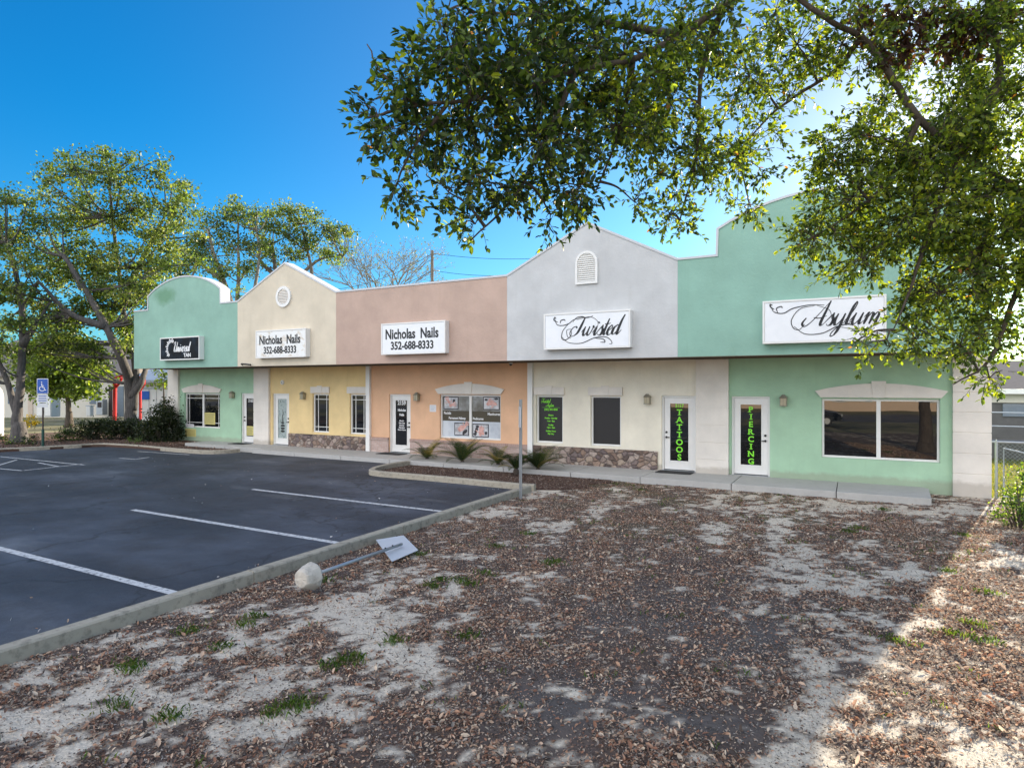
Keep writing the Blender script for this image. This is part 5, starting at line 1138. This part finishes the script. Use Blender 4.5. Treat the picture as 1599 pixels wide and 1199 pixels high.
T_ = np.array([tuple(p) for p in tips]); k = 4; P = np.repeat(T_,k,0)+rng.normal(0,.18,(len(T_)*k,3)); n = len(P); L = rng.uniform(.10,.20,n)
leaves_mesh('crown', P, rng.uniform(0,6.28,n), rng.normal(0,.7,n), rng.normal(0,.9,n), L, L*.5, pick(GREENS['bare'],n), M['leaf'], t, .15)
def shrub(name, label, blobs, d, pal, size, dens, cr, per, cat='shrub', grp=None, jit=.3):
    B = px_blobs(blobs, d, jit); t = thing(name, label, cat, (B[0][0],B[0][1],-.08), grp); st_ = MB()
    cs = clump_leaves('foliage', B, t, pal, size, dens, cr, per)
    base = Vector((sum(b[0] for b in B)/len(B), sum(b[1] for b in B)/len(B), -.1))
    for b, c in zip(B, cs):
        s0 = Vector((b[0]*.7+base.x*.3, b[1]*.7+base.y*.3, -.12))
        for i in range(0, len(c), 4): st_.tube([s0+Vector((random.uniform(-.08,.08),random.uniform(-.08,.08),0)), Vector(c[i])], [.018,.006], 4, False)
    st_.build('stems', M['barkdark'], t); return t
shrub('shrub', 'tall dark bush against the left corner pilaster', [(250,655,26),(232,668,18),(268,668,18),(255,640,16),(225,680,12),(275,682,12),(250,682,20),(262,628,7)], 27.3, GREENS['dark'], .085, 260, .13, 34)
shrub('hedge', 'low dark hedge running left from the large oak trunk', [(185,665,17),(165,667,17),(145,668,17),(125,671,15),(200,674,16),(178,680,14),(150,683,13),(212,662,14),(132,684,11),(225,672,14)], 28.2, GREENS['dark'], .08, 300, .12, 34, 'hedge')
shrub('shrub', 'loose low green shrub beside the accessible sign post', [(98,680,12),(82,684,9),(112,684,9),(104,674,6)], 27.2, GREENS['oak'][:2]+GREENS['dark'], .075, 330, .10, 30)
shrub('shrub', 'low ragged shrub at the foot of the forked left oak', [(20,690,12),(45,688,11),(2,684,12),(58,693,8),(35,696,7)], 25.8, GREENS['oak'][:2]+GREENS['dark'], .07, 330, .10, 30)
shrub('shrub', 'small tuft of green shrub in the left mulch bed near the kerb', [(207,684,6),(214,686,5)], 25.9, GREENS['oak'][:2], .05, 900, .06, 26)
shrub('shrub', 'yellow flowering shrub in sunlight behind the forked left oak', [(47,655,8),(55,660,5),(40,660,5)], 36, GREENS['yellow'], .10, 120, .14, 34)
shrub('shrub', 'sunlit bright green bush at the right edge beside the gate', [(1588,792,22),(1566,803,11),(1606,775,24),(1590,752,14),(1610,745,22),(1575,812,12),(1600,810,20),(1578,770,10)], 11.2, GREENS['lime'], .055, 900, .075, 26, jit=.35)
# sunlit grass beyond the gate
n = 26000; x = rng.uniform(2.75,9,n); y = rng.uniform(.3,9.1,n); h_ = rng.uniform(.05,.16,n); yw = rng.uniform(0,6.28,n); w = rng.uniform(.006,.012,n); z_ = np.full(n,-.19); dx, dy = np.cos(yw), np.sin(yw)
V = np.stack([np.c_[x-dy*w,y+dx*w,z_], np.c_[x+dy*w,y-dx*w,z_], np.c_[x+dx*h_*.7,y+dy*h_*.7,z_+h_]],1)
struct(np_mesh('grass', V.reshape(-1,3), np.arange(3*n), np.full(n,3), M['leaf'], None, np.repeat(np.c_[pick([(.22,.22,.06),(.34,.30,.12),(.15,.20,.05)],n),np.ones(n)],3,0)), 'stuff')

# ------------------------------------------------------------------ the big live oak that overhangs the picture
OAK = thing('live_oak_tree', 'large live oak overhanging the yard from the upper right, its leaves close to the viewer', 'tree', (2.4,-11.0,-.14))
limbs = MB(); XY = lambda px,py,d: tuple(at(px,py,d))
TR = [(2.4,-11.0,-.3),(2.42,-11.0,.9),(2.34,-11.05,1.9),(2.22,-11.15,2.9)]
limb(limbs, TR+[(2.25,-11.45,4.2),(2.45,-11.8,5.6),(2.3,-12.1,7.2)], .27, .06, 14, .012); limbs.lathe([(.42,-.15),(.33,.0),(.28,.3)], 2.4, -11.0, -.1, 12)
LB = [([TR[3], XY(1640,330,4.7), XY(1500,240,4.6), XY(1435,185,4.5), XY(1385,110,4.45), XY(1345,58,4.4), XY(1300,35,4.3), XY(1210,-30,4.2)], .040, .016),
 ([(2.25,-11.45,4.2), (1.9,-12.2,5.2), (1.4,-12.9,5.9), XY(1230,-60,4.1), XY(1130,8,4.0), XY(1060,55,3.9), XY(990,92,3.7), XY(900,110,3.5), XY(780,150,3.3), XY(650,165,3.15), XY(575,185,3.1)], .042, .005),
 ([XY(1130,8,4.0), XY(1095,120,4.2), XY(1088,240,4.4), XY(1062,345,4.5)], .022, .005), ([XY(1345,58,4.4), XY(1305,110,4.6), XY(1215,170,4.9), XY(1150,240,5.0)], .022, .005),
 ([XY(1500,240,4.6), XY(1455,350,4.6), XY(1425,440,4.5), XY(1395,515,4.4)], .028, .004), ([XY(1640,330,4.7), XY(1590,450,4.6), XY(1545,560,4.5), XY(1490,600,4.5)], .03, .004),
 ([XY(900,110,3.5), XY(850,220,3.5), XY(800,310,3.4), XY(735,375,3.3)], .018, .004), ([XY(700,160,3.2), XY(640,240,3.2), XY(608,315,3.15)], .012, .003), ([XY(1435,185,4.5), XY(1390,280,4.6), XY(1320,340,4.7), XY(1250,380,4.7)], .025, .004),
 ([XY(990,92,3.7), XY(970,200,3.9), XY(930,300,4.0)], .018, .004), ([XY(1500,240,4.6), XY(1560,120,4.7), XY(1540,0,4.8)], .04, .015), ([XY(650,165,3.15), XY(600,120,3.1), XY(575,70,3.1)], .010, .003), ([XY(1060,55,3.9), XY(900,30,3.7), XY(740,20,3.5)], .03,.006),
 ([XY(1640,330,4.7), XY(1540,380,4.7), XY(1450,440,4.6)], .03, .005)]
LP = []
for P, a, b in LB:
    limb(limbs, P, a, b, 8, .006)
    C = catmull(P, 6); LP += [Vector(c) for c in C[3:]]
OB = [(705,80,58,60,3.3,1),(625,125,48,42,3.15,.8),(650,195,52,44,3.2,1),(590,185,36,30,3.1,.7),(730,190,70,60,3.3,1.1),(805,110,80,72,3.45,1.1),(880,70,80,70,3.6,1),(850,215,70,60,3.5,1.1),(765,285,50,36,3.4,.9),(620,285,26,40,3.15,.7),
 (742,350,26,28,3.3,.65),(700,300,30,26,3.3,.7),(905,290,55,42,3.7,.9),(860,335,30,14,3.6,.6),(960,200,64,62,3.9,1),(975,85,80,70,3.8,1),(1075,50,80,52,4.1,.9),(1045,160,60,55,4.2,.8),(1085,255,55,48,4.4,.8),(1045,335,34,28,4.5,.7),(990,315,34,20,4.2,.6),
 (1155,245,42,60,4.9,.7),(1170,120,52,55,4.8,.55),(1245,70,52,50,4.7,.6),(1235,150,40,35,4.9,.45),(1315,70,45,50,4.5,.8),(1170,320,30,16,4.9,.6),
 (1340,210,62,50,4.6,.9),(1440,250,80,62,4.7,1.15),(1550,300,78,75,4.8,1.2),(1330,310,66,46,4.7,1),(1425,338,78,46,4.6,1.1),(1530,410,78,75,4.7,1.15),(1272,372,38,34,4.7,.9),(1345,405,44,34,4.6,.85),(1468,458,46,42,4.5,.95),(1560,500,48,50,4.6,1),
 (1338,532,20,12,4.5,.4),(1385,530,26,18,4.4,.6),(1430,530,46,26,4.5,.75),(1500,540,36,30,4.5,.7),(1545,590,30,16,4.5,.7),(1580,150,55,62,4.8,.9),(1500,60,75,50,4.8,.8),(1400,30,55,34,4.5,.75),(1300,255,30,40,4.7,.55),(1600,60,50,60,4.9,.8),(1210,20,60,30,4.6,.7),(700,15,40,20,3.4,.5),(800,20,70,30,3.6,.8),(1490,170,45,40,4.7,.8),(1380,160,25,40,4.6,.5)]
tw = MB(); LPs, LY, LPi, LR, LL, LC = [], [], [], [], [], []
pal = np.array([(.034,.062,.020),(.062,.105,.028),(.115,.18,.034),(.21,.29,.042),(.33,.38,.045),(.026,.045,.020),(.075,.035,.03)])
def spray(p, v, L, hue, lsz, thick=.0022):
    k = max(4, int(L/.021)); pts = [p.copy()]; dirv = v.copy()
    for i in range(k):
        dirv = (dirv + Vector((random.gauss(0,.13),random.gauss(0,.13),random.gauss(-.03,.11)))).normalized(); pts.append(pts[-1]+dirv*(L/k))
    tw.tube(pts, [thick*(1-.6*i/k) for i in range(k+1)], 3, False)
    for i in range(1, k+1):
        for rep in range(1 if i < k else 3):
            t = (pts[i]-pts[i-1]).normalized(); s_ = t.orthogonal().normalized(); s_.rotate(__import__('mathutils').Quaternion(t, random.uniform(0,6.28)))
            dv = (t*random.uniform(.45,1.0)+s_*random.uniform(.6,1)).normalized() if rep == 0 else (t+s_*.3*rep).normalized()
            LPs.append(tuple(pts[i])); LY.append(math.atan2(dv.y,dv.x)); LPi.append(math.asin(max(-1,min(1,dv.z)))); LR.append(random.gauss(0,.75)); LL.append(lsz*random.uniform(.6,1.25)); LC.append(hue if random.random() < .6 else (6 if hue == 6 else random.randrange(6)))
for (px,py,rx,ry,d,w) in OB:
    if px > 1390 and py < 470: w *= 1.3
    c = at(px,py,d); ex, ez = rx*d/F_PX, ry*d/F_PX; ey = max(ex,ez)*1.5+.05
    # branch from the nearest limb to the clump
    e = min(LP, key=lambda q: (q-c).length); 
    if (e-c).length > .08: limb(limbs, [tuple(e), tuple(e.lerp(c,.5)+Vector((0,0,.03))), tuple(c)], .011, .004, 5)
    nsp = int(rx*ry*math.pi*w/ (F_PX*.055/d)**2 * (3.3 if px < 950 else 3.7))
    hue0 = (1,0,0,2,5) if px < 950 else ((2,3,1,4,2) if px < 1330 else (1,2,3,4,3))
    subs = [(c + RT*random.uniform(-.75,.75)*ex + FW*random.uniform(-.8,.8)*ey + Vector((0,0,random.uniform(-.75,.75)*ez))) for _ in range(max(4, nsp//11))]
    subs += [c.copy(), c.copy()]
    for s_ in subs[:-2]: tw.tube([c, c.lerp(s_,.5)+Vector((0,0,.015)), s_], [.004,.0032,.0025], 4, False)
    for i in range(nsp):
        s_ = random.choice(subs); q = Vector((random.gauss(0,1),random.gauss(0,1),random.gauss(0,1))).normalized()
        out = (s_-c); out = out/max(out.length,.01); v = (out*.7+q+Vector((0,0,-.28))).normalized()
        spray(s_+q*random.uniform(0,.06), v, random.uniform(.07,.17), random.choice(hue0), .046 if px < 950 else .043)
# withered brown leaf bunches at the top right
for (px,py,d,nn_) in ((1395,20,4.5,16),(1420,60,4.5,14),(1450,12,4.6,16),(1500,20,4.6,18),(1515,55,4.6,12),(1375,70,4.5,8),(1560,5,4.7,12),(1345,15,4.4,8),(1470,70,4.6,5)):
    c = at(px,py,d); e = min(LP, key=lambda q: (q-c).length); limb(limbs, [tuple(e), tuple(e.lerp(c,.5)), tuple(c)], .008, .003, 4)
    for i in range(nn_*2): spray(c+Vector((random.gauss(0,.05),random.gauss(0,.05),random.gauss(0,.05))), Vector((random.gauss(0,.5),random.gauss(0,.5),-1)).normalized(), random.uniform(.07,.15), 6, .055)
# crown outside the picture, above and behind the viewer
def outside(c):
    X_, Y_, Z_ = to_px(c.x, c.y, c.z); return not (Z_ > .4 and -150 < X_ < 1740 and Y_ > -170)
SEC = []
for tx, ty, tz, z0 in ((5.8,-10.5,5.4,3.4),(4.6,-7.9,5.2,4.0),(5.2,-13.5,5.8,3.8),(3.4,-15.6,6.2,4.6),(1.0,-16.2,7.2,5.4),(-1.6,-16.4,7.6,6.2),(4.4,-10.0,7.6,5.8),(2.9,-13.0,8.4,6.8),(6.6,-12.0,4.4,3.6)):
    s0 = Vector((2.3,-11.4 if z0 < 5 else -11.9,z0)); e_ = Vector((tx,ty,tz)); m1 = s0.lerp(e_,.35)+Vector((random.uniform(-.3,.3),random.uniform(-.3,.3),.25)); m2 = s0.lerp(e_,.7)+Vector((random.uniform(-.3,.3),random.uniform(-.3,.3),.1))
    limb(limbs, [tuple(s0), tuple(m1), tuple(m2), tuple(e_)], .10, .03, 8, .02); SEC += [Vector(q) for q in catmull([tuple(s0), tuple(m1), tuple(m2), tuple(e_)], 5)[3:]]
for i in range(230):
    b_ = random.choice(SEC); c = b_ + Vector((random.gauss(0,.75),random.gauss(0,.75),random.gauss(.1,.55)))
    if not outside(c) or not outside(c+Vector((-.4,.2,0))) or c.z < 3.6: continue
    e = min(SEC, key=lambda q: (q-c).length); limb(limbs, [tuple(e), tuple(e.lerp(c,.5)+Vector((.05,0,.08))), tuple(c)], .018, .006, 5)
    for k in range(11):
        q = Vector((random.gauss(0,1),random.gauss(0,1),random.gauss(0,.8))).normalized(); spray(c+q*random.uniform(.05,.35), q, random.uniform(.12,.28), random.choice((0,1,2,3)), .065, .003)
limbs.build('trunk', M['barkdark'], OAK, smooth=True); 
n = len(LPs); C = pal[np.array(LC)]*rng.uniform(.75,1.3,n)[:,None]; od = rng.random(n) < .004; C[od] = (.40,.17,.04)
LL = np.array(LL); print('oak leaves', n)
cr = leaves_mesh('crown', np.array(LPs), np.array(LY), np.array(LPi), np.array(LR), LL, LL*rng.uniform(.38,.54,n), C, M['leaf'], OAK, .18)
tw.build('twigs', M['barkdark'], cr)
